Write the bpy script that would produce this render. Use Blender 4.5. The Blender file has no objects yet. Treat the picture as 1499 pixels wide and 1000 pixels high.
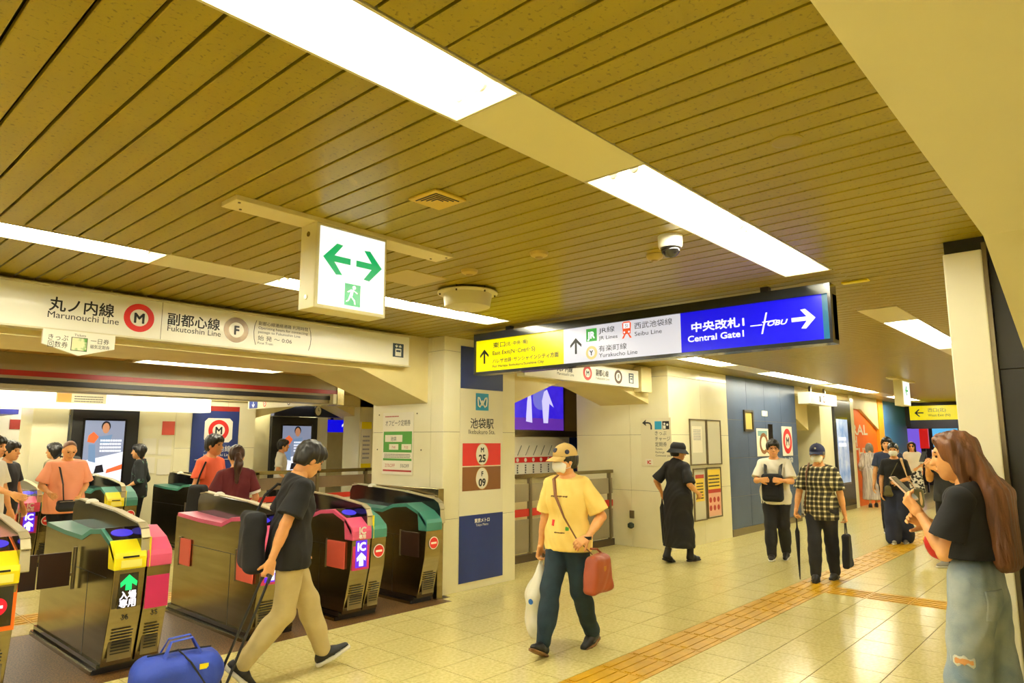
import bpy, math, random
import numpy as np
from math import sin, cos, pi, radians, atan, sqrt
from mathutils import Vector, Matrix
random.seed(7)
SC = bpy.context.scene
COL = SC.collection
# ------------------------------------------------------------------ camera
CAM_H = 1.61
cam = bpy.data.cameras.new('camera')
cam.sensor_fit = 'HORIZONTAL'; cam.sensor_width = 36.0
cam.lens = 36.0 * 1000.0 / 1499.0
cam.clip_start = 0.05; cam.clip_end = 200
camo = bpy.data.objects.new('camera', cam); COL.objects.link(camo)
camo.location = (0, 0, CAM_H)
camo.rotation_euler = (radians(90) + atan(0.147), 0, radians(42.05 - 90))
SC.camera = camo
# ------------------------------------------------------------------ world, exposure
w = bpy.data.worlds.new('station_dark'); SC.world = w; w.use_nodes = True
w.node_tree.nodes['Background'].inputs[0].default_value = (1.0, 0.93, 0.72, 1)
w.node_tree.nodes['Background'].inputs[1].default_value = 0.25
SC.view_settings.view_transform = 'Standard'
try: SC.view_settings.look = 'None'
except Exception: pass
SC.view_settings.exposure = 0.28
SC.view_settings.gamma = 1.0
SC.view_settings.use_curve_mapping = False
TUBE = 52.0        # radiance of the fluorescent tubes
# ------------------------------------------------------------------ helpers
def lin(c):
    return tuple(((v/255)/12.92 if v/255 <= 0.04045 else ((v/255+0.055)/1.055)**2.4) for v in c[:3])
MATS = {}
def M(name, rgb=(200,200,200), rough=0.5, metal=0.0, spec=0.5, noise=None, bump=None, emit=None, coat=0, alpha=1, trans=0):
    """noise=(scale, rgb2, lo, hi[, stretch xyz]) mixes a second colour by fractal noise; bump=(scale, strength)"""
    if name in MATS: return MATS[name]
    m = bpy.data.materials.new(name); m.use_nodes = True; nt = m.node_tree
    b = nt.nodes['Principled BSDF']; I = b.inputs
    col = lin(rgb) + (1,)
    I['Base Color'].default_value = col; I['Roughness'].default_value = rough; I['Metallic'].default_value = metal
    I['Specular IOR Level'].default_value = spec
    if coat: I['Coat Weight'].default_value = coat; I['Coat Roughness'].default_value = 0.08
    if trans: I['Transmission Weight'].default_value = trans
    if alpha < 1: I['Alpha'].default_value = alpha
    tc = None
    def coords(stretch=None):
        tc = nt.nodes.new('ShaderNodeTexCoord'); mp = nt.nodes.new('ShaderNodeMapping')
        nt.links.new(tc.outputs['Object'], mp.inputs['Vector'])
        if stretch: mp.inputs['Scale'].default_value = stretch
        return mp.outputs['Vector']
    if noise:
        n = nt.nodes.new('ShaderNodeTexNoise'); n.inputs['Scale'].default_value = noise[0]; n.inputs['Detail'].default_value = 5
        nt.links.new(coords(noise[4] if len(noise) > 4 else None), n.inputs['Vector'])
        r = nt.nodes.new('ShaderNodeValToRGB'); r.color_ramp.elements[0].position = noise[2]; r.color_ramp.elements[1].position = noise[3]
        r.color_ramp.elements[0].color = lin(noise[1]) + (1,); r.color_ramp.elements[1].color = col
        nt.links.new(n.outputs['Fac'], r.inputs['Fac']); nt.links.new(r.outputs['Color'], I['Base Color'])
    if bump:
        n2 = nt.nodes.new('ShaderNodeTexNoise'); n2.inputs['Scale'].default_value = bump[0]; n2.inputs['Detail'].default_value = 3
        nt.links.new(coords(bump[2] if len(bump) > 2 else None), n2.inputs['Vector'])
        bp = nt.nodes.new('ShaderNodeBump'); bp.inputs['Strength'].default_value = bump[1]; bp.inputs['Distance'].default_value = 0.01
        nt.links.new(n2.outputs['Fac'], bp.inputs['Height']); nt.links.new(bp.outputs['Normal'], I['Normal'])
    if emit:
        I['Emission Color'].default_value = lin(emit[0]) + (1,); I['Emission Strength'].default_value = emit[1]
    MATS[name] = m
    return m

def tag(o, label=None, cat=None, group=None, kind=None):
    if label: o['label'] = label
    if cat: o['category'] = cat
    if group: o['group'] = group
    if kind: o['kind'] = kind
    return o
def empty(name, loc=(0,0,0), rz=0, label=None, cat=None, group=None, kind=None, parent=None):
    o = bpy.data.objects.new(name, None); COL.objects.link(o); o.empty_display_size = 0.1
    o.location = loc; o.rotation_euler = (0, 0, rz); o.parent = parent
    return tag(o, label, cat, group, kind)

class MB:
    def __init__(s): s.v = []; s.f = []
    def add(s, vs, fs):
        o = len(s.v); s.v += [tuple(p) for p in vs]; s.f += [tuple(i+o for i in f) for f in fs]; return s
    def box(s, x0, x1, y0, y1, z0, z1):
        vs = [(x,y,z) for x in (x0,x1) for y in (y0,y1) for z in (z0,z1)]
        return s.add(vs, [(0,1,3,2),(4,6,7,5),(0,4,5,1),(2,3,7,6),(0,2,6,4),(1,5,7,3)])
    def prism(s, poly, ax, lo, hi):
        """extrude a 2-d polygon; ax='x': poly=(y,z), 'y': poly=(x,z), 'z': poly=(x,y)"""
        def P(a, t): return {'x': (t,a[0],a[1]), 'y': (a[0],t,a[1]), 'z': (a[0],a[1],t)}[ax]
        n = len(poly); area = sum(poly[i][0]*poly[(i+1)%n][1]-poly[(i+1)%n][0]*poly[i][1] for i in range(n))
        pl = list(poly) if (area > 0) == (ax != 'y') else list(poly)[::-1]
        vs = [P(a, lo) for a in pl] + [P(a, hi) for a in pl]
        fs = [tuple(range(n))[::-1], tuple(range(n, 2*n))] + [(i, (i+1)%n, n+(i+1)%n, n+i) for i in range(n)]
        return s.add(vs, fs)
    def cyl(s, a, b, r0, r1=None, n=12, cap=True):
        r1 = r0 if r1 is None else r1
        a = Vector(a); b = Vector(b); d = (b-a).normalized()
        u = d.orthogonal().normalized(); w_ = d.cross(u)
        vs = [a+(u*cos(2*pi*i/n)+w_*sin(2*pi*i/n))*r0 for i in range(n)] + [b+(u*cos(2*pi*i/n)+w_*sin(2*pi*i/n))*r1 for i in range(n)]
        fs = [(i, (i+1)%n, n+(i+1)%n, n+i) for i in range(n)]
        if cap: fs += [tuple(range(n))[::-1], tuple(range(n, 2*n))]
        return s.add(vs, fs)
    def tube(s, pts, r, n=8, flat=None):
        """bent tube through points; flat=(a,b) gives an elliptical strap section"""
        pts = [Vector(p) for p in pts]; rings = []; u = None
        for i, p in enumerate(pts):
            d = (pts[min(i+1,len(pts)-1)]-pts[max(i-1,0)]).normalized()
            u = d.orthogonal().normalized() if u is None else (u-d*u.dot(d)).normalized()
            w_ = d.cross(u); ra, rb = flat if flat else (r, r)
            if flat:
                side = Vector((0,0,1)).cross(d)
                if side.length > 0.05: u = side.normalized(); w_ = d.cross(u)
            rings.append([p+u*cos(2*pi*k/n)*ra+w_*sin(2*pi*k/n)*rb for k in range(n)])
        vs = [v for r_ in rings for v in r_]; fs = []
        for i in range(len(rings)-1):
            fs += [(i*n+k, i*n+(k+1)%n, (i+1)*n+(k+1)%n, (i+1)*n+k) for k in range(n)]
        fs += [tuple(range(n))[::-1], tuple(range((len(rings)-1)*n, len(rings)*n))]
        return s.add(vs, fs)
    def lathe(s, prof, c=(0,0,0), n=24, sx=1, sy=1):
        """prof=[(r,z)...] bottom to top about a vertical axis"""
        vs = []; fs = []; m = len(prof)
        for k in range(n):
            a = 2*pi*k/n
            vs += [(c[0]+r*cos(a)*sx, c[1]+r*sin(a)*sy, c[2]+z) for r, z in prof]
        for k in range(n):
            for j in range(m-1):
                k2 = (k+1) % n; fs.append((k*m+j, k2*m+j, k2*m+j+1, k*m+j+1))
        fs += [tuple(k*m for k in range(n))[::-1], tuple(k*m+m-1 for k in range(n))]
        return s.add(vs, fs)
    def disc(s, c, r, t=0.004, n=32, r_in=0, rz=None, ry=None):
        """flat disc or ring in the local xz plane facing -y, thickness t"""
        rz = rz or r; q = rz/r; o = []
        for k in range(n):
            a = 2*pi*k/n; o.append((cos(a), sin(a)))
        if not r_in:
            return s.prism([(c[0]+r*x, c[2]+rz*z) for x, z in o], 'y', c[1]-t, c[1])
        vs = []
        for y in (c[1]-t, c[1]):
            for rr in (r, r_in): vs += [(c[0]+rr*x, y, c[2]+rr*q*z) for x, z in o]
        fs = []
        for k in range(n):
            j = (k+1) % n
            fs += [(k, n+k, n+j, j)[::-1], (2*n+k, 2*n+j, 3*n+j, 3*n+k)[::-1], (k, j, 2*n+j, 2*n+k), (n+k, 3*n+k, 3*n+j, n+j)]
        return s.add(vs, fs)
    def plate(s, x0, x1, z0, z1, y, t=0.003):
        return s.box(x0, x1, y-t, y, z0, z1)
    def build(s, name, mat, parent=None, smooth=False, bevel=0, loc=None):
        me = bpy.data.meshes.new(name); me.from_pydata(s.v, [], s.f); me.update()
        return obj(name, me, mat, parent, smooth, bevel, loc)
def obj(name, me, mat, parent=None, smooth=False, bevel=0, loc=None):
    o = bpy.data.objects.new(name, me); COL.objects.link(o); o.parent = parent
    for m in (mat if isinstance(mat, (list, tuple)) else [mat]): me.materials.append(m)
    if loc is not None: o.location = loc
    if smooth:
        me.polygons.foreach_set('use_smooth', [True]*len(me.polygons))
        if smooth != 1:
            try: me.set_sharp_from_angle(angle=radians(smooth))
            except Exception: pass
    if bevel:
        b = o.modifiers.new('bevel', 'BEVEL'); b.width = bevel; b.segments = 2; b.limit_method = 'ANGLE'; b.angle_limit = radians(40)
    return o
def struct(name, mb, mat, parent=None, **k):
    o = mb.build(name, mat, parent, **k)
    if parent is None: o['kind'] = 'structure'
    return o
def text(s, x, z, size, mat, parent, y=0.0, w=None, bold=0.0, align='LEFT', name='lettering', shear=0, t=0.0012, spacing=1.0):
    """lettering as flat raised mesh in the parent's local xz plane, front towards -y; w = fitted width"""
    cu = bpy.data.curves.new('lettering', 'FONT'); cu.body = s; cu.size = size; cu.align_x = align
    cu.shear = shear; cu.resolution_u = 3; cu.space_character = spacing
    tmp = bpy.data.objects.new('tmp_text', cu); COL.objects.link(tmp)
    dg = bpy.context.evaluated_depsgraph_get(); dg.update()
    me = bpy.data.meshes.new_from_object(tmp.evaluated_get(dg)); bpy.data.objects.remove(tmp); bpy.data.curves.remove(cu)
    n = len(me.vertices)
    if not n: return None
    co = np.empty(n*3); me.vertices.foreach_get('co', co); co = co.reshape(-1, 3)
    if w:
        x0, x1 = co[:,0].min(), co[:,0].max()
        co[:,0] = (co[:,0]-x0)*(w/(x1-x0)) + {'LEFT': 0, 'CENTER': -w/2, 'RIGHT': -w}[align]
    out = np.stack([co[:,0], np.zeros(n), co[:,1]], 1)
    me.vertices.foreach_set('co', out.ravel()); me.update()
    if bold:
        fs = [tuple(p.vertices) for p in me.polygons]; b = bold*0.9; vs = []; ff = []
        for i, (dx, dz) in enumerate(((0,0),(b,0),(-b,0),(0,b),(0,-b),(b*.7,b*.7),(-b*.7,b*.7),(b*.7,-b*.7),(-b*.7,-b*.7))):
            vs += [(p[0]+dx, p[1]-i*0.00004, p[2]+dz) for p in out.tolist()]; ff += [tuple(k+i*n for k in f) for f in fs]
        me2 = bpy.data.meshes.new('lettering'); me2.from_pydata(vs, [], ff); me2.update(); bpy.data.meshes.remove(me); me = me2
    o = obj(name, me, mat, parent, loc=(x, y-t, z))
    return o
# ------------------------------------------------------------------ organic surfaces: signed distance + surface nets
def surface_nets(F, org, h):
    S = F < 0; nx, ny, nz = F.shape
    cnt = np.zeros((nx-1,ny-1,nz-1)); acc = np.zeros((nx-1,ny-1,nz-1,3))
    def sl(i,j,k): return (slice(i,nx-1+i), slice(j,ny-1+j), slice(k,nz-1+k))
    corners = [(i,j,k) for i in (0,1) for j in (0,1) for k in (0,1)]
    for a in corners:
        for ax in range(3):
            if a[ax]: continue
            b = list(a); b[ax] = 1; fa = F[sl(*a)]; fb = F[sl(*b)]
            m = (fa < 0) != (fb < 0)
            if not m.any(): continue
            t = np.where(m, fa/np.where(m, fa-fb, 1), 0)
            cnt += m
            for d in range(3): acc[...,d] += m*(a[d] + (t if d == ax else 0))
    act = cnt > 0; idx = -np.ones(act.shape, int); idx[act] = np.arange(act.sum())
    cells = np.argwhere(act); V = (cells + acc[act]/cnt[act][:,None])*h + org
    Q = []
    for ax in range(3):
        u, v = [(1,2),(2,0),(0,1)][ax]
        n = [nx,ny,nz]; rng = [slice(1,n[0]-1), slice(1,n[1]-1), slice(1,n[2]-1)]; rng[ax] = slice(0, n[ax]-1)
        r2 = list(rng); r2[ax] = slice(1, n[ax]); A = S[tuple(rng)]; B = S[tuple(r2)]
        for flip, m in ((False, A & ~B), (True, B & ~A)):
            e = np.argwhere(m)
            if not len(e): continue
            for d in range(3):
                if d != ax: e[:,d] += 1
            def c(du, dv):
                q = e.copy(); q[:,u] -= du; q[:,v] -= dv; return idx[q[:,0],q[:,1],q[:,2]]
            q = np.stack([c(1,1), c(0,1), c(0,0), c(1,0)], 1)
            Q.append(q[:, ::-1] if flip else q)
    return V, (np.concatenate(Q) if Q else np.zeros((0,4), int))
def V3(*a): return np.array(a, float)
def RC(a, b, ra, rb, k=0.02, sc=None): return ('rc', V3(*a), V3(*b), ra, rb, k, sc)
def EL(c, r, k=0.02, R=None): return ('el', V3(*c), V3(*r), k, R)
def BX(c, b, r=0.02, k=0.02, taper=0.0): return ('bx', V3(*c), V3(*b), r, taper, k, None)
def prim(p, P):
    if p[0] == 'bx':
        _, c, b, r, tp, k, _n = p
        q = P-c; f = 1-tp*np.clip((q[:,2]+b[2])/(2*b[2]), 0, 1); q = np.stack([q[:,0]/f, q[:,1], q[:,2]], 1)
        q = np.abs(q)-(b-r); return np.linalg.norm(np.maximum(q, 0), axis=1)+np.minimum(q.max(1), 0)-r
    if p[0] == 'rc':
        _, a, b, ra, rb, k, sc = p
        if sc is not None: a = a*sc; b = b*sc; P = P*sc
        ab = b-a; t = np.clip(((P-a)@ab)/max(ab@ab, 1e-9), 0, 1)
        d = np.linalg.norm(P-a-t[:,None]*ab, axis=1) - (ra + t*(rb-ra))
        return d/(max(sc) if sc is not None else 1)
    _, c, r, k, R = p
    q = P-c
    if R is not None: q = q@R
    q1 = np.linalg.norm(q/r, axis=1); q2 = np.linalg.norm(q/(r*r), axis=1)
    return q1*(q1-1)/np.maximum(q2, 1e-6)
def field(prims, P, cuts=(), subs=(), fold=None):
    d = None
    for p in prims:
        e = prim(p, P); k = p[3] if p[0] == 'el' else p[5]
        if d is None: d = e
        else:
            hh = np.maximum(k-np.abs(d-e), 0)/k; d = np.minimum(d, e) - hh*hh*k*0.25
    for p in subs:
        e = -prim(p, P); k = p[3] if p[0] == 'el' else p[5]
        hh = np.maximum(k-np.abs(d-e), 0)/k; d = np.maximum(d, e) + hh*hh*k*0.25
    if fold is not None: d = d + fold(P)
    for c in cuts:
        e = P@c[0]-c[1]
        if len(c) > 2: e = e+c[2]*(np.sin(P[:,1]*210+P[:,0]*90)+0.6*np.sin(P[:,1]*97-P[:,0]*130+1.3))
        d = np.maximum(d, e)
    return d
def bounds(prims, pad=0.03):
    lo = V3(9,9,9); hi = -lo
    for p in prims:
        if p[0] == 'bx': lo = np.minimum(lo, p[1]-p[2]); hi = np.maximum(hi, p[1]+p[2])
        elif p[0] == 'rc':
            s = 1/min(p[6]) if p[6] is not None else 1
            for c, r in ((p[1],p[3]),(p[2],p[4])): lo = np.minimum(lo, c-r*s); hi = np.maximum(hi, c+r*s)
        else:
            r = max(p[2]); r = p[2] if p[4] is None else V3(r,r,r); lo = np.minimum(lo, p[1]-r); hi = np.maximum(hi, p[1]+r)
    return lo-pad, hi+pad
def blob(prims, h, cuts=(), subs=(), fold=None):
    lo, hi = bounds(prims, 2.5*h + (0.012 if fold is not None else 0)); n = np.ceil((hi-lo)/h).astype(int)+1
    g = np.stack(np.meshgrid(*[lo[i]+h*np.arange(n[i]) for i in range(3)], indexing='ij'), -1).reshape(-1,3)
    return surface_nets(field(prims, g, cuts, subs, fold).reshape(n), lo, h)
def blob_obj(name, groups, mat, parent):
    """groups = list of (V,Q) joined into one mesh"""
    vs = []; fs = []; o = 0
    for V, Q in groups: vs.append(V); fs.append(Q+o); o += len(V)
    V = np.concatenate(vs); Q = np.concatenate(fs)
    me = bpy.data.meshes.new(name); me.from_pydata(V.tolist(), [], Q.tolist()); me.update()
    return obj(name, me, mat, parent, smooth=1)
def ik(a, c, l1, l2, hint):
    d = c-a; L = np.linalg.norm(d)
    if L > (l1+l2)*0.999: c = a+d/L*(l1+l2)*0.999; d = c-a; L = np.linalg.norm(d)
    x = (l1*l1-l2*l2+L*L)/(2*L); y = sqrt(max(l1*l1-x*x, 0)); u = d/L
    hv = hint-u*(hint@u); hv = hv/np.linalg.norm(hv)
    return a+u*x+hv*y, c
def rotz(a): return np.array([[cos(a),-sin(a),0],[sin(a),cos(a),0],[0,0,1]])
def roty(a): return np.array([[cos(a),0,sin(a)],[0,1,0],[-sin(a),0,cos(a)]])
def rotx(a): return np.array([[1,0,0],[0,cos(a),-sin(a)],[0,sin(a),cos(a)]])
def unit(v): return v/np.linalg.norm(v)

def hand(wr, d, palm_n, side, curl, h=0.005, s=1.0):
    """five-fingered hand: wr wrist, d direction of the hand, palm_n normal out of the palm, side=+1 left, curl 0..1"""
    d = unit(d); n = unit(palm_n-d*(palm_n@d)); t = np.cross(n, d)*side      # t points to the thumb side
    t = -t
    pr = []
    base = wr+d*0.012*s
    for u in (-0.026,-0.009,0.009,0.026):
        pr.append(RC(base+t*u*0.8*s, wr+d*0.088*s+t*u*s, 0.014*s, 0.0125*s, 0.012))
    for u, L in ((0.030,0.068),(0.010,0.078),(-0.010,0.073),(-0.029,0.056)):
        p = wr+d*0.086*s+t*u*s; q = d
        for seg, (f, r) in enumerate(((0.45,0.0092),(0.32,0.0085),(0.25,0.0075))):
            a = curl*(0.9,1.3,0.9)[seg]; q = unit(q*cos(a)+unit(n-q*(n@q))*sin(a)); e = p+q*L*f*s
            pr.append(RC(p, e, r*s, (r-0.0007)*s, 0.005)); p = e
    th = wr+d*0.03*s+t*0.03*s; q = unit(d*0.75+t*0.65+n*(0.25+0.5*curl))
    m = th+q*0.04*s; q2 = unit(q+d*0.35+n*0.7*curl); pr += [RC(th, m, 0.0135*s, 0.0105*s, 0.012), RC(m, m+q2*0.032*s, 0.010*s, 0.0085*s, 0.006)]
    pr.append(RC(wr-d*0.03*s, base, 0.024*s, 0.023*s, 0.015))
    return blob(pr, h*s)

SKIN = lambda: M('skin', (232,172,110), 0.5, noise=(9, (214,148,92), 0.35, 0.65))
def fold_fn(amp, fx=38, fz=26, seed=0):
    def f(P):
        a = P[:,0]*fx*0.6+P[:,1]*fx+np.sin(P[:,2]*9+seed)*1.7
        b = P[:,2]*fz+np.sin(P[:,0]*13+P[:,1]*11+seed*2)*2.0
        return amp*(np.sin(a)*0.5+np.sin(b)*0.6+0.4*np.sin(a*1.7+b*1.3))
    return f
def person(loc, heading, H, label, feet, hands, top, bottom, shoes, hair, lean=(0.0,0.0), head=(0,0), res=0.014, female=False, skin=None,
           mask=None, cap=None, glasses=None, hip_dz=0.0, hand_pose=((0.35,None,None),(0.35,None,None)), elbow=None, twist=0, group=None, fat=1.0, sole=None, hem_flare=0, eyes=True, hidden_feet=False):
    """one figure, local +x forward, +y left. feet=[(x,y,z,pitch,yaw) right, left]; hands=[(x,y,z) wrist right, left]
    top=dict(mat, hem, sleeve, loose, kind); bottom=dict(mat, kind, end, loose); shoes=dict(mat, sole)"""
    root = empty('person', loc, heading, label, 'person', group)
    k = H/1.70; skin = skin or SKIN()
    lean_x, lean_y = lean
    pel = V3(0, 0, 0.93+hip_dz)
    Rt = roty(lean_x)@rotx(-lean_y)
    Rsh = Rt@rotz(twist)
    sw = 0.150 if female else 0.170; hw = 0.085
    chest = pel+Rt@V3(0.005,0,0.27); neck = pel+Rt@V3(-0.012,0,0.50); shz = 0.435
    sh = [pel+Rsh@V3(-0.005,s*sw,shz) for s in (-1,1)]
    hipj = [pel+V3(0,s*hw,-0.03) for s in (-1,1)]
    hc = neck+Rt@V3(0.035,0,0.055)
    Rh = Rt@rotz(head[0])@roty(head[1])
    hcen = hc+Rh@V3(0.012,0,0.085)
    thigh, shin = 0.412, 0.405
    knees = []; ank = []
    for i, f in enumerate(feet):
        an = V3(f[0], f[1], f[2]+0.085)
        kn, an2 = ik(hipj[i], an, thigh, shin, V3(cos(f[4]), sin(f[4])*1.0, 0.05)); knees.append(kn); ank.append(an2)
    el = []; wr = []
    for i, hnd in enumerate(hands):
        s = (-1,1)[i]
        hint = V3(-0.7, s*0.45, -0.5) if elbow is None or elbow[i] is None else V3(*elbow[i])
        e_, w_ = ik(sh[i], V3(*hnd), 0.285, 0.25, hint); el.append(e_); wr.append(w_)
    # ---- skin
    body = []
    TS = V3(1.45,1,1)
    def torso(g, kk=0.05):
        f = fat
        return [RC(pel+V3(0,0.035,-0.02), pel+V3(0,-0.035,-0.02), 0.128*f+g, 0.128*f+g, kk, TS),
                RC(pel+V3(0,0,0.02), chest, 0.116*f+g, (0.122 if female else 0.135)*f+g, kk, TS),
                RC(chest+Rsh@V3(0,0.045,0.03), chest+Rsh@V3(0,-0.045,0.03), 0.112*f+g, 0.112*f+g, kk, TS),
                RC(sh[0]+V3(0,0.035,-0.015), sh[1]+V3(0,-0.035,-0.015), 0.050+g*0.7, 0.050+g*0.7, kk),
                RC(sh[0]+V3(0,0.04,0.0), neck+Rt@V3(0,0,-0.01), 0.040+g*0.6, 0.045+g*0.5, 0.04), RC(sh[1]+V3(0,-0.04,0.0), neck+Rt@V3(0,0,-0.01), 0.040+g*0.6, 0.045+g*0.5, 0.04),
                RC(chest+Rt@V3(-0.01,0,0.08), neck+Rt@V3(0,0,-0.02), 0.08+g*0.6, 0.054+g*0.3, kk)]
    tor = torso(-0.012)
    legs = []; arms = []
    lk = 0.92 if female else 1.0
    for i in (0,1):
        legs += [RC(hipj[i], knees[i], 0.078*lk, 0.050*lk, 0.03), RC(knees[i], ank[i]+V3(0,0,0.02), 0.052*lk, 0.034*lk, 0.03),
                 RC(knees[i]*0.7+ank[i]*0.3-V3(0.012,0,0), knees[i]*0.45+ank[i]*0.55, 0.05*lk, 0.036*lk, 0.04)]
        ar = 0.88 if female else 1.0
        arms += [RC(sh[i], el[i], 0.048*ar, 0.038*ar, 0.03), RC(el[i], wr[i], 0.039*ar, 0.025*ar, 0.02),
                 RC(el[i]*0.75+wr[i]*0.25, el[i]*0.5+wr[i]*0.5, 0.040*ar, 0.034*ar, 0.02)]
    nk = [RC(neck-Rt@V3(0,0,0.03), hcen-Rh@V3(0.02,0,0.03), 0.054 if not female else 0.047, 0.05 if not female else 0.044, 0.03)]
    body.append(blob(tor+legs+arms+nk, res))
    def hp(x,y,z): return hcen+Rh@V3(x,y,z)
    hd = [EL(hp(-0.012,0,0.022), (0.096,0.076,0.098), 0.03, Rh), EL(hp(0.022,0,-0.035), (0.068,0.060,0.082), 0.04, Rh),
          RC(hp(0.055,0,-0.092), hp(0.045,0,-0.088), 0.028, 0.03, 0.03), RC(hp(-0.02,0,-0.06), hp(-0.03,0,-0.11), 0.05, 0.05, 0.03),
          RC(hp(0.088,0,0.005), hp(0.106,0,-0.032), 0.008, 0.0135, 0.014), RC(hp(0.082,0.028,0.022), hp(0.082,-0.028,0.022), 0.012, 0.012, 0.02),
          RC(hp(0.082,0.016,-0.064), hp(0.082,-0.016,-0.064), 0.0085, 0.0085, 0.008), RC(hp(0.081,0.012,-0.074), hp(0.081,-0.012,-0.074), 0.009, 0.009, 0.008),
          EL(hp(-0.008,0.076,-0.012), (0.022,0.011,0.034), 0.008, Rh@rotz(0.35)), EL(hp(-0.008,-0.076,-0.012), (0.022,0.011,0.034), 0.008, Rh@rotz(-0.35))]
    sub = [EL(hp(0.094,s*0.032,0.004), (0.016,0.017,0.012), 0.014, Rh) for s in (-1,1)]
    body.append(blob(hd, min(res*0.55, 0.007), subs=sub))
    for i in (0,1):
        c, dd, pn = hand_pose[i]
        fd = unit(wr[i]-el[i]); dd = fd if dd is None else V3(*dd); pn = V3(0,-(-1,1)[i],0)+0*fd if pn is None else V3(*pn)
        body.append(hand(wr[i], dd, pn, (-1,1)[i], c, 0.005 if res < 0.02 else 0.007))
    bo = blob_obj('body', body, skin, root)
    parts = [bo]
    if eyes:
        for s in (-1,1):
            blob_obj('eye', [blob([EL(hp(0.0805,s*0.031,0.003), (0.007,0.014,0.0075), 0.01, Rh)], 0.0035)], M('eye_dark', (38,26,20), 0.25), root)
            blob_obj('eyebrow', [blob([RC(hp(0.091,s*0.017,0.026), hp(0.082,s*0.047,0.026), 0.0055, 0.004, 0.004)], 0.0035)], hair[1] if hair[0] != 'bald' else M('eye_dark'), root)
        if not mask: parts.append(blob_obj('lips', [blob([RC(hp(0.0885,0.016,-0.068), hp(0.0885,-0.016,-0.068), 0.0055, 0.0055, 0.004)], 0.0035)], M('lips', (188,104,84), 0.45), root))
    # ---- top
    if top:
        g = top.get('loose', 0.018); hem = top.get('hem', 0.86); sl = top.get('sleeve', 0.6)
        pr = torso(g)
        if top.get('kind') == 'dress':
            fl = top.get('flare', 0.10)
            pr += [RC(pel+V3(0,0.02,0), V3(0.0,0.03,hem), 0.15+g, 0.15+g+fl, 0.08, V3(1.2,1,1)), RC(pel+V3(0,-0.02,0), V3(0.0,-0.03,hem), 0.15+g, 0.15+g+fl, 0.08, V3(1.2,1,1))]
        else:
            pr += [RC(pel+V3(0,0.03,0.05), V3(0,0.03,hem-0.04), 0.122*fat+g*1.2, 0.128*fat+g*1.5, 0.05, V3(1.35,1,1)), RC(pel+V3(0,-0.03,0.05), V3(0,-0.03,hem-0.04), 0.122*fat+g*1.2, 0.128*fat+g*1.5, 0.05, V3(1.35,1,1))]
        ncut = unit(Rt@V3(0.35,0,1)); cuts = [(V3(0,0,-1), -hem), (ncut, ncut@(neck+Rt@V3(0.03,0,top.get('neck', -0.005))))]
        ff = fold_fn(top.get('fold', 0.0035), seed=H*50)
        gs = [blob(pr, res, cuts, fold=ff)]
        for i in (0,1):
            def sleeve(fr, ga, gb):
                if fr <= 1: end = sh[i]+(el[i]-sh[i])*fr; q = [RC(sh[i]+V3(0,0,-0.008), end+(end-sh[i])*0.3, 0.047+ga*0.8, 0.048+gb*1.3, 0.03)]; n = unit(el[i]-sh[i])
                else:
                    end = el[i]+(wr[i]-el[i])*(fr-1); q = [RC(sh[i], el[i], 0.056+ga, 0.046+ga, 0.03), RC(el[i], end+(end-el[i])*0.2, 0.046+ga, 0.038+gb, 0.03)]; n = unit(wr[i]-el[i])
                return q, [(n, n@end)]
            q, cu = sleeve(sl, g*0.7, g*1.0)
            if sl > 0: gs.append(blob(q, res*0.85, cu, fold=fold_fn(top.get('fold', 0.0035)*0.8, seed=i)))
        tp_ = blob_obj(top.get('name', 'shirt'), gs, top['mat'], root)
        for (nm, inf, pc, pm) in top.get('patches', ()): blob_obj(nm, [blob(pr, 0.006, pc, fold=lambda P: ff(P)-inf)], pm, tp_)
    # ---- bottom
    if bottom:
        g = bottom.get('loose', 0.012); end = bottom.get('end', 0.07); wide = bottom.get('wide', 0.0); ff = fold_fn(bottom.get('fold', 0.004), 30, 22, seed=H*30)
        if bottom.get('kind') == 'skirt':
            fl = bottom.get('flare', 0.08)
            pr = [RC(pel+V3(0,s*0.03,0.03), V3((ank[0][0]+ank[1][0])*0.3,s*0.05,end), 0.13+g, 0.13+g+fl, 0.08, V3(1.2,1,1)) for s in (-1,1)]
            gs = [blob(pr, res, [(V3(0,0,-1), -end), (V3(0,0,1), pel[2]+0.09)], fold=ff)]
        else:
            gs = []; pr = [RC(pel+V3(0,0.03,0.0), pel+V3(0,-0.03,0.0), (0.14*fat+g), (0.14*fat+g), 0.04, V3(1.4,1,1)), RC(pel+V3(-0.005,0.03,0.06), pel+V3(-0.005,-0.03,0.06), 0.122*fat+g*0.6, 0.122*fat+g*0.6, 0.04, V3(1.4,1,1))]
            cu = [(V3(0,0,1), pel[2]+bottom.get('rise', 0.10))]
            for i in (0,1):
                dn = unit(ank[i]-knees[i]); e = ank[i]-dn*(end-0.07)
                pr += [RC(hipj[i]+V3(0,(-1,1)[i]*0.004,-0.03), knees[i], 0.092*lk+g+wide*0.5, 0.062*lk+g+wide, 0.035), RC(knees[i], e, 0.062*lk+g+wide, 0.046*lk+g*1.1+wide*1.3, 0.03),
                       RC(knees[i]*0.7+e*0.3-V3(0.01,0,0), knees[i]*0.4+e*0.6, 0.058*lk+g+wide, 0.05*lk+g+wide, 0.04)]
            lowz = min(a[2] for a in ank)-0.085
            gs = [blob(pr, res, cu+[(V3(0,0,-1), -(lowz+end-0.055))], fold=ff)]
        bt = blob_obj(bottom.get('name', 'trousers'), gs, bottom['mat'], root)
        for (nm, inf, pc, pm) in bottom.get('patches', ()): blob_obj(nm, [blob(pr, 0.007, pc, fold=lambda P: ff(P)-inf)], pm, bt)
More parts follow.
